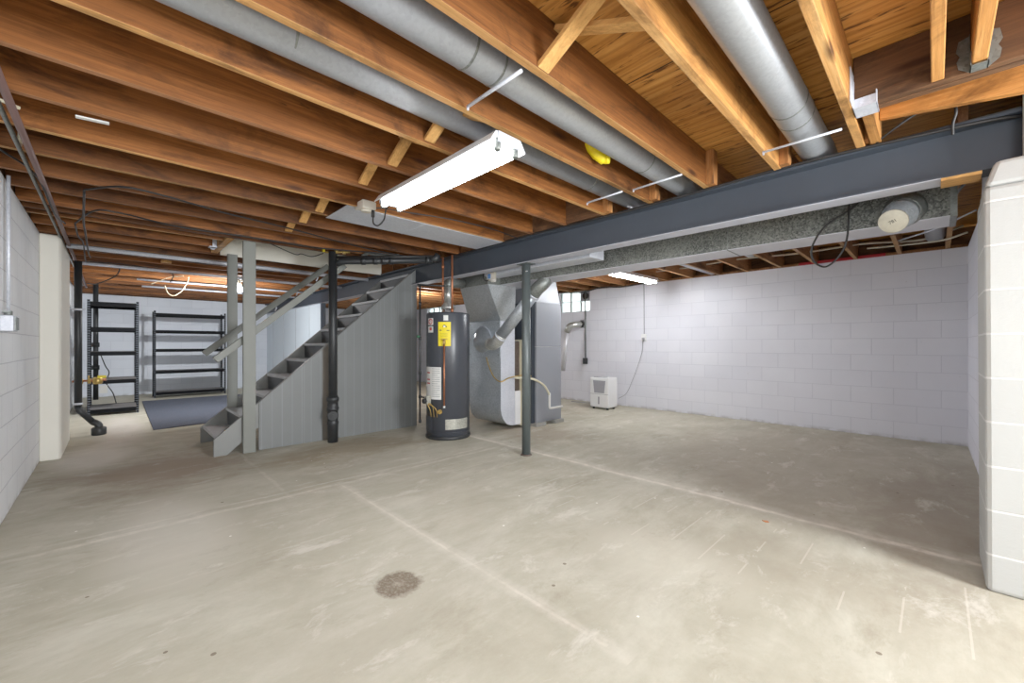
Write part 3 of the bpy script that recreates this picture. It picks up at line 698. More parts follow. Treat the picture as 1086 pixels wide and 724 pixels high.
# ------------------------------------------------------------------ water heater
hc=(-4.19,2.98); HR=.262; A0=math.radians(-35.4)
wh=thing('water_heater',(hc[0],hc[1],0),'charcoal gas water heater with a yellow energy label','water heater')
MB().lathe([(HR-.02,.02),(HR,.03),(HR,1.485),(HR-.006,1.50),(HR-.03,1.508),(.0,1.515)],(hc[0],hc[1],0),56).build('tank',M['heater'],wh)
MB().lathe([(HR+.006,.0),(HR+.010,.012),(HR+.010,.03),(HR+.004,.04)],(hc[0],hc[1],0),48).build('base_ring',M['black'],wh)
b=MB(); b.lathe([(HR+.006,.135),(HR+.006,.14)],(hc[0],hc[1],-.05),48); b.build('seam_ring',M['heater'],wh)
def patch(name,s0,s1,z0,z1,mat,parent,off=.0015,lab=None):
    a0=A0+math.asin(s0); a1=A0+math.asin(s1)
    o=MB().arc_patch(hc,HR+off,a0,a1,z0,z1,.0012).build(name,mat,parent)
    if lab: o['label']=lab
    return o
el=patch('energy_label',-.43,.12,1.105,1.388,M['yellow'],wh,lab='yellow energy label')
b=MB()
def pa(s0,s1,z0,z1): b.arc_patch(hc,HR+.0028,A0+math.asin(s0),A0+math.asin(s1),z0,z1,.0006,4)
for k in range(9):
    a=PI*k/8; s=-.16+.065*math.cos(a); pa(s-.012,s+.012,1.33+.022*math.sin(a)-.004,1.33+.022*math.sin(a)+.004)
pa(-.09,-.05,1.325,1.337); pa(-.38,-.28,1.284,1.293); pa(-.07,.06,1.284,1.293); pa(-.38,-.3,1.298,1.302)
for z in (1.25,1.235,1.22): pa(-.33,-.02,z,z+.002)
b.build('label_print',M['print'],el)
part(MB().arc_patch(hc,HR+.0028,A0+math.asin(-.2),A0+math.asin(-.12),1.325,1.345,.0006,4).build('label_dial',M['label_white'],el),'white dial on the label')
patch('top_label',-.20,.0,1.405,1.465,M['label_white'],wh,lab='small white square label near the top')
wl=patch('round_warning_label',-.88,-.66,1.355,1.435,M['label_white'],wh,lab='small white label with a red warning ring')
b=MB()
for k in range(12):
    a=2*PI*k/12; s=-.775+.07*math.cos(a); b.arc_patch(hc,HR+.0028,A0+math.asin(s-.03),A0+math.asin(s+.03),1.395+.03*math.sin(a)-.005,1.395+.03*math.sin(a)+.005,.0006,3)
for k in range(5): b.arc_patch(hc,HR+.0028,A0+math.asin(-.81+.016*k),A0+math.asin(-.79+.016*k),1.41-.008*k,1.418-.008*k,.0006,2)
b.build('warning_ring',M['redprint'],wl)
w2=patch('pictogram_label',-.88,-.66,1.265,1.34,M['label_white'],wh,lab='small beige label with a dark pictogram')
MB().arc_patch(hc,HR+.0028,A0+math.asin(-.82),A0+math.asin(-.72),1.29,1.325,.0006,4).build('pictogram',M['redprint'],w2)
bl_=patch('instruction_label',-.975,-.30,.477,.857,M['label_white'],wh,lab='large white instruction label')
b=MB()
for k in range(14): b.arc_patch(hc,HR+.0028,A0+math.asin(-.72),A0+math.asin(-.36 - (.1 if k%4==3 else 0)),.835-.025*k,.840-.025*k,.0006,5)
b.build('printed_lines',M['printgray'],bl_)
b=MB()
for z in (.78,.70,.655): b.arc_patch(hc,HR+.0028,A0+math.asin(-.93),A0+math.asin(-.80),z,z+.016,.0006,5)
b.build('red_print',M['redprint'],bl_)
patch('rating_plate',-.12,.86,.125,.245,M['label_silver'],wh,lab='silver rating plate low on the tank')
# draft hood and flue
dh=MB().lathe([(.085,1.555),(.085,1.585),(.06,1.625),(.056,1.64)],(hc[0],hc[1],0),28).build('draft_hood',M['flue'],wh)
b=MB()
for k in range(4):
    a=A0+.6+k*PI/2; b.tube([(hc[0]+.07*math.cos(a),hc[1]+.07*math.sin(a),1.505),(hc[0]+.078*math.cos(a),hc[1]+.078*math.sin(a),1.57)],.006,6)
b.build('hood_legs',M['galv_dull'],dh)
MB().lathe([(.05,1.635),(.05,1.84)],(hc[0],hc[1],0),28).build('flue_pipe',M['flue'],wh)
part(MB().tube(elbow([(hc[0],hc[1],1.83),(hc[0],hc[1],1.885),(hc[0]+.01,hc[1]+.22,1.89)],.07),.055,24).build('flue_elbow',M['galv_dull'],wh),'dark elbow under the beam')
# water lines
tag(MB().tube([(-4.22,2.925,1.505),(-4.22,2.925,2.195)],.012,12).tube([(-4.22,2.925,1.50),(-4.22,2.925,1.56)],.018,12).tube([(-4.22,2.925,2.06),(-4.22,2.925,2.10)],.017,12).build('copper_pipe',M['copper'],loc=(-4.22,2.925,1.5)),'left copper water pipe rising from the heater past the beam','pipe')
tag(MB().tube([(-4.03,2.925,1.505),(-4.03,2.925,2.195)],.012,12).tube([(-4.03,2.925,1.50),(-4.03,2.925,1.56)],.018,12).build('copper_pipe',M['copper'],loc=(-4.03,2.925,1.5)),'right copper water pipe rising from the heater past the beam','pipe')
# relief valve discharge tube
a=A0+math.asin(-.155)
rv=MB().tube([cyl(hc,HR+.03,a,1.135),cyl(hc,HR+.03,a,.40)],.010,12).build('discharge_tube',M['copper'],wh); part(rv,'vertical copper discharge tube')
MB().tube([cyl(hc,HR+.03,a,.41),cyl(hc,HR+.03,a,.385)],.013,12).build('tube_tip',M['label_white'],wh)
b=MB(); b.tube([cyl(hc,HR-.01,a,1.15),cyl(hc,HR+.045,a,1.15)],.014,12).tube([cyl(hc,HR+.03,a,1.12),cyl(hc,HR+.03,a,1.185)],.016,12); p=cyl(hc,HR+.03,a,1.188)
b.bar((p[0]-.028,p[1]-.028,p[2]),(p[0]+.028,p[1]+.028,p[2]),.008,.008); part(b.build('relief_valve',M['brass'],wh),'brass relief valve')
# gas valve
a=A0+math.asin(-.80)
gv=MB(); c0=Vector(cyl(hc,HR+.035,a,.47)); gv.box(c0-Vector((.03,.03,.05)),c0+Vector((.03,.03,.05))); 
gv=gv.build('gas_valve',M['label_silver'],wh,bevel=.008)
MB().lathe([(.03,0),(.03,.03),(.024,.034)],c0+Vector((.0,-.03,-.01)),20,(.1,-1,0)).build('valve_dial',M['black'],gv)
b=MB()
for k,(dx,dz) in enumerate(((0,.0),(.02,.02),(.045,.0))):
    a2=a+.12+.16*k; b.tube(smooth([tuple(c0+Vector((0,0,-.03))),cyl(hc,HR+.05,a+.05+.1*k,.42),cyl(hc,HR+.03,a2,.36+.03*(k%2)),cyl(hc,HR+.01,a2,.27)],5),.005,6)
b.build('burner_tubes',M['brass'],wh)
b=MB(); a3=A0+math.asin(-.36); b.lathe([(.028,0),(.028,.012)],cyl(hc,HR-.002,a3,.335),16,(math.cos(a3),math.sin(a3),0)).tube([cyl(hc,HR,a3,.335),cyl(hc,HR+.05,a3,.335)],.013,10)
part(b.build('drain_valve',M['brass'],wh),'brass drain valve')
MB().arc_patch(hc,HR+.002,A0+math.asin(-.99),A0+math.asin(-.70),.10,.27,.004).build('burner_door',M['heater'],wh)
# black gas line
gp=thing('gas_line',(-4.40,2.70,.2),'thin black iron gas pipe dropping between stair panel and heater','pipe')
gx,gy=-4.385,2.703
MB().tube([(gx,gy,.19),(gx,gy,1.86)],.011,10).build('drop_pipe',M['black'],gp)
MB().tube([(gx,gy,.49),tuple(c0+Vector((-.02,-.005,.02)))],.011,10).build('supply_stub',M['black'],gp)
for z in (.19,.49,.78,1.20,1.62): MB().tube([(gx,gy,z-.02),(gx,gy,z+.02)],.017,10).build('coupling',M['black'],gp)
MB().tube([(gx-.03,gy-.02,1.853),(-4.19,2.93,1.84)],.011,10).build('upper_pipe',M['black'],gp)
part(MB().tube([(gx,gy-.012,1.22),(gx,gy-.04,1.22)],.016,10).build('shutoff_handle',paint('green valve handle',(60,110,80),.5),gp),'green shutoff handle')

# ------------------------------------------------------------------ staircase
st=thing('staircase',(-5.45,.8,0),'gray painted wooden basement staircase with side panels','staircase')
sl=.872; XN,XFs=-5.03,-5.87
ztop=lambda y: .506+sl*(y-1.12)
ycut=2.945
for x in (XN,XFs):
    low=.25
    poly=[(.735,0),(.735,ztop(.735)),(ycut,ztop(ycut)),(ycut,ztop(ycut)-low),(.735+ (low-ztop(.735))/sl+.02,0)]
    MB().prism(poly,'x',x-.02,x+.02).build('stringer',M['stair_gray'],st,bevel=.003)
for k in range(1,12):
    z=.190*k; y=.752+.2155*(k-1)+.006
    part(MB().box((XFs+.02,y,z-.032),(XN-.02,min(y+.245,ycut),z)).build('tread',M['tread'],st,bevel=.005),'worn tread with lit tone painted in')  # stair gray lightened: light on the tread tops painted in
    if k<12 and k>=1:
        y2=y+.2155
        if y2<ycut-.02 and k>=1: MB().box((XFs+.02,y2+.012,z),(XN-.02,y2+.026,z+.158)).build('riser',M['riser_shade'],st)  # stair gray darkened: shade on the risers painted in
z=2.185
for (ya,yb,lab) in ((1.125,1.774,'lower grooved side panel'),(1.95,3.03,'upper grooved side panel')):
    top=lambda y: min(ztop(y)-.004, 2.17)
    MBp=MB().prism([(ya,.004),(yb,.004),(yb,top(yb)),(ya,top(ya))],'x',XN+.022,XN+.032)
    part(MBp.build('side_panel',M['panel'],st),lab)
part(MB().prism([(1.776,0),(1.95,0),(1.95,ztop(1.95)-.02),(1.776,ztop(1.776)-.02)],'x',XN-.05,XN+.021).build('support_stud',M['taupe'],st),'taupe stud between the panels')
part(MB().box((-4.995,.975,0),(-4.955,1.088,ZJ-.008)).build('newel_post',M['post_gray'],st,bevel=.004),'near tall post')
part(MB().box((-5.845,.985,.0),(-5.805,1.085,ZJ-.008)).build('newel_post',M['post_gray'],st,bevel=.004),'far tall post')
n_=Vector((0,-sl,1)).normalized()
for x,ya,za,yb,zb,lab in ((-5.79,.760,1.015,2.13,2.195,'far handrail'),(-5.035,.750,.965,2.05,2.09,'near handrail')):
    part(MB().bar((x,ya,za),(x,yb,zb),.038,.068,(0,0,1)).build('handrail',M['post_gray'],st,bevel=.004),lab)
b=MB()
for y in (1.5,1.75,2.0): b.tube([(-5.80,y,1.64+.87*(y-1.5)-.05),(-5.86,y,1.60+.87*(y-1.5)-.05)],.008,8)
b.build('rail_bracket',M['galv_light'],st)

# ------------------------------------------------------------------ soil pipe by the stairs
px,py=-4.845,1.835
sp=thing('soil_stack',(px,py,0),'thick black soil pipe standing in front of the stair panels','pipe')
MB().lathe([(.046,.33),(.046,2.19)],(px,py,0),24).build('stack_pipe',M['black'],sp)
MB().lathe([(.056,0),(.058,.20),(.062,.21),(.062,.235),(.056,.245),(.056,.36),(.066,.37),(.066,.40),(.058,.41),(.057,.47),(.066,.475),(.066,.515),(.056,.52),(.05,.535)],(px,py,0),28).build('hub_fitting',M['black'],sp)
cd=Vector((.93,-.36,0)).normalized(); c_=Vector((px,py,.315))+cd*.02
b=MB(); b.lathe([(.05,0),(.05,.05),(.058,.052),(.058,.075),(.05,.08)],c_,28,cd); b.tube([tuple(c_+cd*.08),tuple(c_+cd*.10)],.018,6)
part(b.build('cleanout_plug',M['black'],sp),'round cleanout plug')
dp=thing('drain_branch',(px,py,2.1),'black horizontal drain pipe with fittings near the ceiling','pipe')
P0=Vector((px,py,2.08)); P1=Vector((-4.13,2.72,2.115)); dd=(P1-P0).normalized()
MB().tube([tuple(P0+dd*.04-Vector((0,0,.03))),tuple(P0+dd*.1),tuple(P1)],.036,18).build('branch_pipe',M['black'],dp)
MB().tube([tuple(P0+dd*.03+Vector((0,0,.045))),tuple(P1+Vector((0,0,.045)))],.018,14).build('upper_pipe',M['cable'],dp)
for t in (.3,.42,.50,.58,.95): q=P0+(P1-P0)*t; MB().tube([tuple(q-dd*.022),tuple(q+dd*.022)],.043,18).build('coupling',M['black'],dp)
MB().tube([tuple(P1-dd*.03),tuple(P1+dd*.03+Vector((0,0,.02))),tuple(P1+dd*.06+Vector((0,0,.07)))],.038,18).build('end_elbow',M['black'],dp)
tc=thing('valve_cluster',(-4.80,1.84,2.2),'brass valves with yellow handles on top of the black soil pipe','valve')
b=MB(); b.tube([(-4.90,1.77,2.185),(-4.72,1.98,2.19)],.010,10); b.tube([(-4.83,1.85,2.17),(-4.80,1.87,2.215)],.02,10); b.tube([(-4.76,1.93,2.165),(-4.76,1.93,2.215)],.018,10)
b.build('valve_body',M['brass'],tc)
MB().box((-4.86,1.79,2.225),(-4.82,1.81,2.26)).box((-4.91,1.74,2.185),(-4.88,1.76,2.215)).build('yellow_handle',M['yellow'],tc)
tag(MB().tube(smooth([(-4.72,2.13,2.165),(-4.66,2.18,2.20),(-4.60,2.24,2.175),(-4.54,2.31,2.18),(-4.48,2.38,2.165),(-4.42,2.44,2.175)]),.020,10).build('corrugated_hose',M['galv_dull'],loc=(-4.6,2.3,2.17)),'crinkled gray hose lying above the black drain branch','hose')

# ------------------------------------------------------------------ metal shelving units
def shelf_unit(x0,x1,y0,y1,H,levels,label,bd):
    t=thing('shelving_unit',((x0+x1)/2,(y0+y1)/2,0),label,'shelf','black metal shelving units')
    w=.034; th=.003
    for (x,sx) in ((x0,1),(x1,-1)):
        for (y,sy) in ((y0,1),(y1,-1)):
            b=MB(); b.box((x,y,0),(x+sx*th,y+sy*w,H)); b.box((x,y,0),(x+sx*w,y+sy*th,H)); b.build('post',M['slotted'],t)
    for z in levels:
        b=MB()
        b.box((x0+.004,y0+.004,z-.062),(x0+.020,y1-.004,z)).box((x1-.020,y0+.004,z-.062),(x1-.004,y1-.004,z)).box((x0+.02,y0+.004,z-.062),(x1-.02,y0+.020,z)).box((x0+.02,y1-.020,z-.062),(x1-.02,y1-.004,z))
        s=b.build('shelf',M['rackblack'],t)
        MB().box((x0+.02,y0+.02,z-.018),(x1-.02,y1-.02,z-.004)).build('shelf_board',bd,s)
    return t
shelf_unit(-10.0,-9.2,-.265,.335,1.83,(1.80,1.40,1.01,.56,.10),'narrow black metal shelving unit near the left wall',M['shelfboard'])
shelf_unit(-11.85,-11.4,.645,1.90,1.84,(1.79,1.43,1.03,.57,.12),'wide black metal shelving unit against the end wall',M['shelfboard'])
tag(MB().hexa([(-10.9,.44,0),(-7.15,.40,0),(-7.55,3.0,0),(-10.9,3.0,0),(-10.9,.44,.012),(-7.15,.40,.012),(-7.55,3.0,.012),(-10.9,3.0,.012)]).build('rug',M['rug'],loc=(-9,1.5,0),bevel=.004),'slate blue rug lying before the metal shelving units','rug')

# ------------------------------------------------------------------ left wall piping
ls=thing('waste_stack',(-7.3,-.29,0),'black waste pipe down the left wall into a floor hub','pipe')
MB().tube(elbow([(-7.3,-.285,2.14),(-7.3,-.285,.36)],.08),.036,20).tube([(-7.3,-.285,.37),(-7.3,-.275,.32),(-7.29,-.15,.15)],.034,20).build('stack_pipe',M['black'],ls)
MB().tube(elbow([(-7.29,-.16,.165),(-7.275,-.105,.13),(-7.27,-.105,.05)],.04),.038,20).build('lower_elbow',M['black'],ls)
MB().lathe([(.062,0),(.07,.01),(.07,.085),(.06,.095),(.045,.10)],(-7.27,-.105,0),28).build('floor_hub',M['black'],ls)
for z in (1.55,.40): MB().tube([(-7.3,-.285,z-.012),(-7.3,-.285,z+.012)],.041,20).build('pipe_clamp',M['galv_light'],ls)
MB().tube([(-7.3,-.35,1.555),(-7.3,-.22,1.555)],.01,8).build('clamp_rod',M['galv_light'],ls)
wm=thing('water_meter',(-7.5,-.25,.65),'water meter with brass valves and a yellow tag at the left wall','meter')
MB().tube([(-7.52,-.345,.66),(-7.47,-.04,.67)],.014,12).build('pipe',M['copper'],wm)
MB().lathe([(.04,-.04),(.048,-.02),(.048,.03),(.035,.045)],(-7.48,-.12,.66),20).build('meter_body',M['brass'],wm)
MB().box((-7.44,-.12,.695),(-7.43,-.04,.73)).build('yellow_tag',M['yellow'],wm)
for y in (-.27,-.20): MB().tube([(-7.5,y-.01,.66),(-7.5,y+.02,.66)],.032,14).tube([(-7.5,y,.68),(-7.5,y,.73)],.008,8).build('valve',M['brass'],wm)
MB().box((-7.44,-.10,.50),(-7.435,-.03,.60)).build('paper_tag',M['label_white'],wm)
sv=thing('riser_pipe',(-10.35,-.2,0),'black upright pipe behind the narrow shelving unit','pipe')
MB().tube([(-10.35,-.19,.15),(-10.35,-.19,2.19)],.035,16).build('pipe',M['black'],sv)
for z in (1.12,.72,.5): MB().tube([(-10.35,-.19,z-.04),(-10.35,-.19,z+.04)],.05,16).build('coupling',M['black'],sv)
part(MB().box((-10.32,-.235,.93),(-10.28,-.125,1.0)).build('red_handle',M['red'],sv),'red handle')
tag(MB().tube(smooth([(-10.3,-.13,.95),(-10.28,-.07,.75),(-10.3,-.02,.62),(-10.32,-.06,.45),(-10.3,.03,.25),(-10.3,.08,.02)]),.008,8).build('power_cord',M['cable'],loc=(-9.9,0,.5)),'thin black cord hanging behind the narrow shelving unit','cord')
# conduit and box on the left wall
cbx=thing('switch_box',(-4.1,-.46,1.26),'galvanized electrical box with conduit on the left wall','electrical box')
MB().box((-4.20,YL,1.205),(-4.02,-.435,1.305)).build('box_body',M['galv_light'],cbx,bevel=.006)
MB().tube([(-4.13,-.468,1.30),(-4.13,-.468,2.2)],.009,10).build('conduit',M['galv_light'],cbx)
MB().tube([(-4.13,-.468,1.30),(-4.13,-.468,1.335)],.018,10).build('connector',M['galv_dull'],cbx)
MB().box((-4.16,YL+.002,1.325),(-4.10,-.455,1.337)).build('strap',M['galv_dull'],cbx)
MB().box((-4.19,-.436,1.215),(-4.06,-.430,1.295)).build('cover_plate',M['galv_dull'],cbx)
tag(MB().tube([(3.0-.1,-.312,2.16),(-4.2,-.312,2.165),(-10.6,-.312,2.15)],.015,12).build('gas_pipe',paint('reddish brown iron pipe',(118,92,88),.5,.3),loc=(-4,-.312,2.16)),'long reddish brown iron pipe under the joists along the left wall','pipe')
tag(MB().tube([(3.0-.1,-.352,2.178),(-10.6,-.352,2.172)],.010,10).build('conduit',M['galv_dull'],loc=(-4,-.35,2.17)),'thin gray conduit beside the brown pipe along the left wall','conduit')
for i,(x,y0,r,z) in enumerate(((-6.32,-.33,.024,2.155),(-7.5,-.30,.020,2.15),(-8.9,.3,.016,2.17),(-9.9,.4,.016,2.17))):
    tag(MB().tube([(x,y0,z),(x,3.0 if i else 2.94,z)],r,12).build('ceiling_pipe',M['galv_light'],loc=(x,y0,z)),'pale pipe under the joists toward the shelves, %s in from the camera'%ORD[i],'pipe','pale pipes crossing under the joists on the left')
# drooping cables at the left
def cable(pts,r,label,mat='cable',name='cable',cat='cable',group=None,n=8):
    return tag(MB().tube(smooth(pts,n),r,8).build(name,M[mat],loc=pts[0]),label,cat,group)
cable([(-4.06,-.13,2.18),(-3.83,.05,2.185),(-3.84,.26,2.185),(-3.98,.65,2.18),(-4.12,1.15,2.185),(-4.4,2.1,2.185),(-4.45,2.9,2.19)],.007,'upper black cable arching under the joists left of the lamp')
cable([(-5.15,-.22,2.16),(-4.62,-.10,2.17),(-4.55,.04,2.175),(-4.74,.44,2.18),(-4.72,.95,2.18),(-4.75,1.6,2.185)],.007,'lower black cable arching under the joists toward the soil pipe')
cable([(-4.06,-.13,2.18),(-4.9,-.16,2.14),(-5.6,-.17,2.16),(-6.3,-.17,2.10),(-6.9,-.17,2.14)],.007,'black cable dangling beside the left wall pipe below the joists')
cable([(-5.15,-.22,2.16),(-5.5,-.215,2.12),(-6.0,-.20,2.15),(-6.6,-.20,2.06),(-7.2,-.19,2.13)],.006,'thinner crooked cable dangling beside the brown wall pipe')
cable([(-7.5,.10,2.17),(-7.55,.06,2.05),(-7.6,-.02,1.98),(-7.7,-.14,1.92),(-7.8,-.22,1.93)],.007,'black cable looping down near the cream pilaster')
cable([(-7.4,-.2,2.16),(-7.45,.1,2.18),(-7.5,.35,2.17),(-7.5,.62,2.12),(-7.5,.6,2.0)],.007,'black cable hanging in a hook beneath the pale pipes')
cable([(-7.9,.42,2.0),(-7.95,.5,2.05),(-8,.65,2.14),(-8,.80,2.17)],.006,'tan cable with a bent free end under the joists','rope')
cable([(-8.2,.88,2.19),(-8.2,.862,2.1),(-8.2,.80,1.97),(-8.2,.70,1.88),(-8.2,.63,1.91),(-8.2,.59,2.02)],.008,'cream rope hanging in a loop in front of the shelves','rope','rope','rope')
cable([(-3.6,-.44,2.2),(-3.9,-.33,2.17),(-4.6,-.30,2.1),(-5.2,-.28,2.16)],.006,'sagging dark cable behind the brown pipe at upper left')
tag(MB().tube([(-3.43,-.352,2.19),(-3.22,-.325,2.19)],.010,8).build('wood_dowel',M['ivory'],loc=(-3.3,-.34,2.19)),'small cream wooden dowel under a joist beside the brown pipe','dowel')
tag(MB().tube([(-2.84,-.44,2.21),(-2.93,-.30,2.205)],.008,8).build('cable_end',M['ivory'],loc=(-2.84,-.4,2.2)),'short cream cable crossing behind the brown pipe at the left edge','cable')

# ------------------------------------------------------------------ lights
# main two-tube shop light
L1=thing('fluorescent_light',(-2.05,1.42,2.1),'lit two-tube fluorescent shop light hanging from the joists','light')
lx0,lx1,ly0,ly1=-2.68,-1.47,1.305,1.515
b=MB(); prof=[(ly0-.01,2.10),(ly0+.03,2.135),(ly0+.085,2.10),(ly0+.085,2.098),(ly1-.085,2.098),(ly1-.085,2.10),(ly1-.03,2.135),(ly1+.01,2.10),(ly1+.01,2.106),(ly1-.03,2.145),(ly0+.12,2.16),(ly0+.03,2.145),(ly0-.01,2.106)]
prof=[(ly0-.01,2.098),(ly0+.02,2.128),(ly0+.075,2.105),((ly0+ly1)/2,2.10),(ly1-.075,2.105),(ly1-.02,2.128),(ly1+.01,2.098),(ly1+.012,2.104),(ly1-.02,2.150),(ly0+.02,2.150),(ly0-.012,2.104)]
b.prism(prof,'x',lx0,lx1); b.build('reflector',M['whitepaint'],L1)
for y in (ly0+.045,ly1-.045):
    MB().tube([(lx0+.03,y,2.088),(lx1-.03,y,2.088)],.0185,16).build('tube',M['tube'],L1)
    for x in (lx0+.018,lx1-.018):
        MB().lathe([(.014,2.066),(.017,2.075),(.017,2.13)],(x,y,0),12).box((x-.008,y-.016,2.075),(x+.008,y+.016,2.135)).build('lamp_socket',M['galv_dull'],L1)
MB().box((lx1,ly0+.03,2.100),(lx1+.008,ly1-.03,2.150)).build('end_plate',M['galv_light'],L1)
MB().box((lx0-.008,ly0+.03,2.100),(lx0,ly1-.03,2.150)).build('end_plate',M['galv_light'],L1)
for x in (lx0+.12,lx1-.12): MB().tube([(x,1.41,2.15),(x,1.41,2.2)],.004,6).build('hanger_hook',M['galv_light'],L1)
jb=thing('outlet_box',(-3.0,1.4,2.16),'off-white electrical box feeding the hanging lamp','electrical box')
MB().box((-3.045,1.33,2.135),(-2.945,1.44,2.198)).build('box_body',M['boxplastic'],jb,bevel=.01)
MB().lathe([(.038,0),(.038,.012),(.02,.014)],(-2.995,1.385,2.135),20,(0,0,-1)).build('receptacle',M['boxplastic'],jb)
MB().tube([(-3.045,1.35,2.16),(-3.085,1.34,2.16)],.014,10).build('connector',M['boxplastic'],jb)
b=MB(); b.tube([(-2.965,1.42,2.14),(-2.965,1.42,2.085)],.013,10); b.tube(smooth([(-2.965,1.42,2.09),(-2.955,1.42,2.035),(-2.90,1.43,2.01),(-2.83,1.44,2.04),(-2.76,1.42,2.09),(-2.69,1.41,2.12)]),.0055,8)
tag(b.build('power_cord',M['cable'],loc=(-2.96,1.42,2.1)),'short black cord looping from the electrical box to the hanging lamp','cord')
# rear light, runs the other way
L2=thing('fluorescent_light',(-3.1,5.5,2.1),'lit fluorescent shop light beyond the beam near the white back wall','light')
MB().prism([(-3.19,2.110),(-3.165,2.14),(-3.10,2.118),(-3.035,2.14),(-3.01,2.110),(-3.03,2.165),(-3.17,2.165)],'y',4.92,6.14).build('reflector',M['whitepaint'],L2)
for x in (-3.145,-3.055):
    MB().tube([(x,4.95,2.10),(x,6.11,2.10)],.0185,14).build('tube',M['tube2'],L2)
    for y in (4.937,6.123): MB().box((x-.015,y-.008,2.085),(x+.015,y+.008,2.14)).build('lamp_socket',M['galv_light'],L2)
# bare bulb
L3=thing('bulb_fixture',(-8,1.52,2.19),'bare glowing bulb in a ceiling holder between the gray posts','light')
MB().lathe([(.06,2.165),(.06,2.185),(.055,2.199)],(-8,1.52,0),20).lathe([(.028,2.11),(.03,2.165)],(-8,1.52,0),16).build('holder',M['boxplastic'],L3)
MB().lathe([(.014,2.13),(.024,2.10),(.046,2.06),(.05,2.03),(.038,1.995),(.0,1.98)],(-8,1.52,0),20).build('bulb',M['bulb'],L3)

# sheet metal pan under the joists
pn=tag(MB().box((-3.585,1.30,2.190),(-3.15,2.945,2.1935)).box((-3.585,2.0,2.187),(-3.15,2.012,2.190)).build('return_air_pan',M['galv_light'],loc=(-3.37,2.1,2.19)),'flat pale sheet metal pan nailed under the joists behind the lamp','sheet metal')
cable([(-3.05,1.36,2.15),(-3.03,1.5,2.188),(-2.95,1.75,2.185),(-2.85,2.1,2.18),(-2.82,2.5,2.175),(-2.9,2.9,2.18)],.005,'thin cable stapled under the joist behind the lamp')
cable([(-4.75,1.6,2.185),(-4.6,1.95,2.18),(-4.45,2.2,2.17),(-4.35,2.6,2.16),(-4.3,2.9,2.14)],.008,'black cable running above the soil pipe to the beam')
cable([(-4.9,1.2,2.19),(-4.93,1.45,2.12),(-4.92,1.52,2.13),(-4.88,1.62,2.11),(-4.9,1.75,2.17)],.005,'thin wire sagging in two loops beside the soil pipe top')
cable([(.30,2.99,2.165),(.1,2.945,2.175),(-.6,2.942,2.20),(-1.6,2.938,2.18),(-2.8,2.94,2.195),(-3.9,2.938,2.175),(-4.4,2.94,2.15)],.009,'long black cable lying along the top edge of the beam')
cable([(-.22,2.93,2.2),(-.14,2.90,2.24),(-.05,2.90,2.285),(.05,2.90,2.28),(.07,2.90,2.24),(.06,2.92,2.19),(.06,2.935,2.14)],.006,'black wire loop above the right end of the beam')
cable([(-.30,3.40,2.06),(-.38,3.38,1.98),(-.50,3.36,1.90),(-.57,3.35,1.78),(-.565,3.35,1.68),(-.50,3.35,1.63),(-.43,3.35,1.69),(-.39,3.35,1.80),(-.38,3.37,2.06)],.006,'black wire hanging in a big loop beneath the trunk duct')
# wiring and red strip on top of the back wall
gw='pale cables strung along the back joists'
cable([(.2,6.2,2.33),(-.1,6.3,2.26),(-.6,6.3,2.30),(-1.2,6.25,2.28),(-1.9,6.2,2.30),(-2.5,6.2,2.28),(-3.2,6.3,2.30)],.011,'upper cream cable strung along the back joists','cable_white')
cable([(.22,6.0,2.22),(.05,6.1,2.19),(-.25,6.2,2.21),(-.55,6.3,2.24)],.009,'lower cream cable swinging under the duct by the right wall','cable_white')
cable([(.24,5.2,2.25),(.0,5.5,2.20),(-.3,6.0,2.22)],.007,'gray cable across the last joist by the right wall','galv_light')
cable([(-3.3,6.6,2.19),(-3.9,6.55,2.16),(-4.3,6.5,2.18),(-4.8,6.55,2.14),(-5.4,6.5,2.18),(-6.0,6.5,2.17)],.012,'dark bundle of cables above the left end of the back wall')
cable([(.15,3.32,2.10),(.12,3.5,2.05),(.1,4.2,2.16),(.05,4.9,2.18)],.008,'black cable behind the pier near the trunk duct end')
tag(MB().box((-1.30,6.735,2.2),(-.42,6.80,2.235)).build('painted_strip',M['red'],loc=(-.9,6.75,2.2)),'bright red painted wood strip on top of the back wall','strip')
struct(MB().box((-7.6,6.74,2.2),(-1.30,6.80,2.232)).box((-.42,6.74,2.2),(.25,6.80,2.232)).build('trim_5',M['joist_far']))
# back wall fittings
oc=thing('wall_outlet',(-4.83,6.73,.8),'black outlet at the end of a dark conduit on the back wall','outlet')
MB().box((-4.875,6.70,.74),(-4.785,6.75,.86)).build('outlet_body',M['black'],oc,bevel=.006)
MB().tube([(-4.83,6.735,.86),(-4.835,6.735,2.2)],.013,10).build('conduit',M['galv_dull'],oc)
wo=thing('wall_outlet',(-3.58,6.73,1.2),'white outlet with a plug on the back wall below the lamp','outlet')
MB().box((-3.625,6.715,1.19),(-3.535,6.75,1.31)).build('outlet_body',M['whiteplastic'],wo,bevel=.005)
MB().box((-3.60,6.69,1.205),(-3.56,6.716,1.245)).build('plug',M['grayplastic'],wo)
MB().tube([(-3.58,6.742,1.31),(-3.585,6.742,2.2)],.008,8).build('conduit',M['grayplastic'],wo)
cable([(-3.58,6.70,1.2),(-3.60,6.70,1.0),(-3.68,6.70,.75),(-3.78,6.70,.5),(-3.88,6.66,.25),(-3.95,6.5,.16)],.005,'thin gray cord from the white outlet down to the dehumidifier','grayplastic','power_cord','cord')
tag(MB().box((-4.96,6.735,1.49),(-4.89,6.75,1.62)).build('wall_plate',M['grayplastic'],loc=(-4.92,6.74,1.5),bevel=.003),'small gray plate on the back wall under the glass block window','plate')
dv=thing('exhaust_hose',(-5.2,6.6,1.4),'white hose with a bent silver elbow at the back wall beside the furnace','hose')
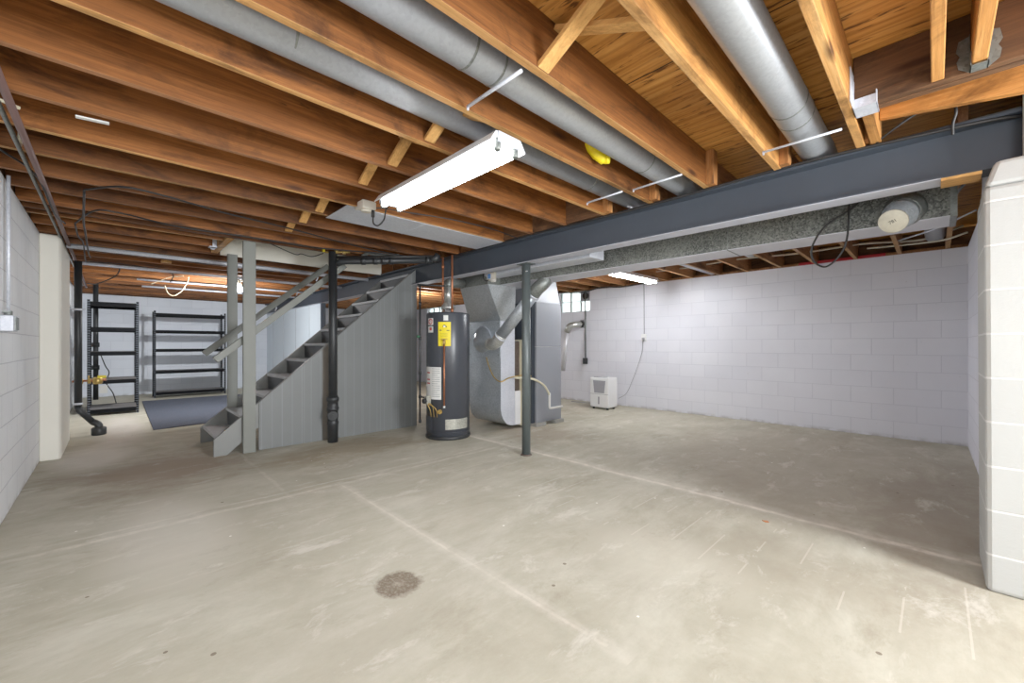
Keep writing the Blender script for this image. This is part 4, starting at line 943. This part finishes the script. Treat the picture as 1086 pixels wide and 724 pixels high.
MB().tube(elbow([(-4.93,6.74,1.53),(-4.96,6.6,1.52),(-5.06,6.52,1.50),(-5.13,6.52,1.38)],.08),.062,16).build('elbow',M['flue'],dv)
MB().tube([(-5.12,6.52,1.41),(-5.25,6.55,.6)],.045,14).build('hose',M['flex'],dv)
MB().tube([(-4.92,6.745,1.53),(-4.93,6.70,1.53)],.07,18).build('wall_collar',M['black'],dv)
# dehumidifier
dx0,dx1,dy0,dy1=-4.26,-3.88,6.07,6.36
dh=thing('dehumidifier',(-4.07,6.2,0),'white dehumidifier standing on the floor by the back wall','dehumidifier')
b=MB().box((dx0,dy0,.035),(dx1,dy1,.55)); b.build('housing',M['whiteplastic'],dh,bevel=.02)
part(MB().prism([(dx0+.07,.50),(dx1-.06,.50),(dx1-.085,.285),(dx0+.095,.285)],'y',dy0-.004,dy0+.01).build('air_grille',M['grayplastic'],dh),'gray tapered intake grille')
part(MB().box((dx0+.17,dy0-.003,.09),(dx0+.20,dy0+.01,.22)).build('level_window',M['grayplastic'],dh),'narrow water level window')
part(MB().box((dx0+.06,dy0+.03,.549),(dx1-.10,dy0+.14,.560)).build('control_panel',M['grayplastic'],dh,bevel=.004),'gray control panel')
MB().box((dx0+.003,dy0-.002,.262),(dx1-.003,dy0+.004,.268)).build('bucket_seam',M['grayplastic'],dh)
for x in (dx0+.05,dx1-.05):
    for y in (dy0+.05,dy1-.05): MB().lathe([(.02,0),(.02,.036)],(x,y,0),12).build('caster',M['black'],dh)
# loose cords lying on the floor
tag(MB().tube(smooth([(-5.0,6.5,.008),(-4.7,6.55,.008),(-4.4,6.6,.008),(-4.1,6.55,.03)]),.006,6).build('power_cord',M['grayplastic'],loc=(-4.5,6.5,0)),'gray cord lying on the floor along the back wall','cord')
tag(MB().prism([(-.77,2.975),(-.74,2.985),(-.73,2.97),(-.75,2.96)],'z',.0,.004).build('paint_chip',paint('orange chip',(180,110,60),.7),loc=(-.75,2.97,0)),'small orange wood chip lying on the open floor','wood chip')

# ------------------------------------------------------------------ lamps: bulb plus added unseen fill
def area(loc,size,power,target,col=(1,1,1),sy=None):
    l=bpy.data.lights.new('area','AREA'); l.energy=power; l.color=col; l.size=size
    if sy: l.shape='RECTANGLE'; l.size_y=sy
    o=bpy.data.objects.new('lamp',l); C.objects.link(o); o.location=loc
    o.rotation_euler=(Vector(target)-Vector(loc)).to_track_quat('-Z','Y').to_euler(); return o
def point(loc,power,r=.05,col=(1,1,1)):
    l=bpy.data.lights.new('point','POINT'); l.energy=power; l.shadow_soft_size=r; l.color=col
    o=bpy.data.objects.new('lamp',l); C.objects.link(o); o.location=loc; return o
area((2.6,2.1,1.35),1.2,230,(-4,-.2,1.1),(.93,.97,1))  # added unseen fill light behind the camera
area((.9,-.1,1.7),.9,30,(-2.0,2.6,.6),(.93,.97,1))  # second added fill light, also behind the camera
point((-8,1.52,1.93),14,.05,(.95,.98,1))
area((-7.9,1.5,1.96),.12,75,(-11.0,.6,.7),(.95,.98,1))  # added next to the bulb, aimed to brighten shelves and end wall
point((-7.5,4.8,1.9),60,.08,(.95,.98,1))  # added hidden light brightening the space beyond the beam
w=bpy.data.worlds.new('World'); bpy.context.scene.world=w; w.use_nodes=True
bg=w.node_tree.nodes['Background']; bg.inputs[0].default_value=(.9,.97,1,1); bg.inputs[1].default_value=4.0

# ------------------------------------------------------------------ camera
cam=bpy.data.cameras.new('camera'); co=bpy.data.objects.new('camera',cam); C.objects.link(co)
co.location=(0,0,1.12); yaw=math.radians(135.76)
co.rotation_euler=(PI/2,0,yaw-PI/2)
cam.sensor_width=36; cam.lens=36*437/1086; cam.shift_y=3.5/1086; cam.clip_start=.02
bpy.context.scene.camera=co
sc=bpy.context.scene
sc.view_settings.view_transform='Standard'; sc.view_settings.look='None'; sc.view_settings.exposure=.16; sc.view_settings.gamma=1.12
for o in bpy.data.objects:
    if '_w' in o: del o['_w']
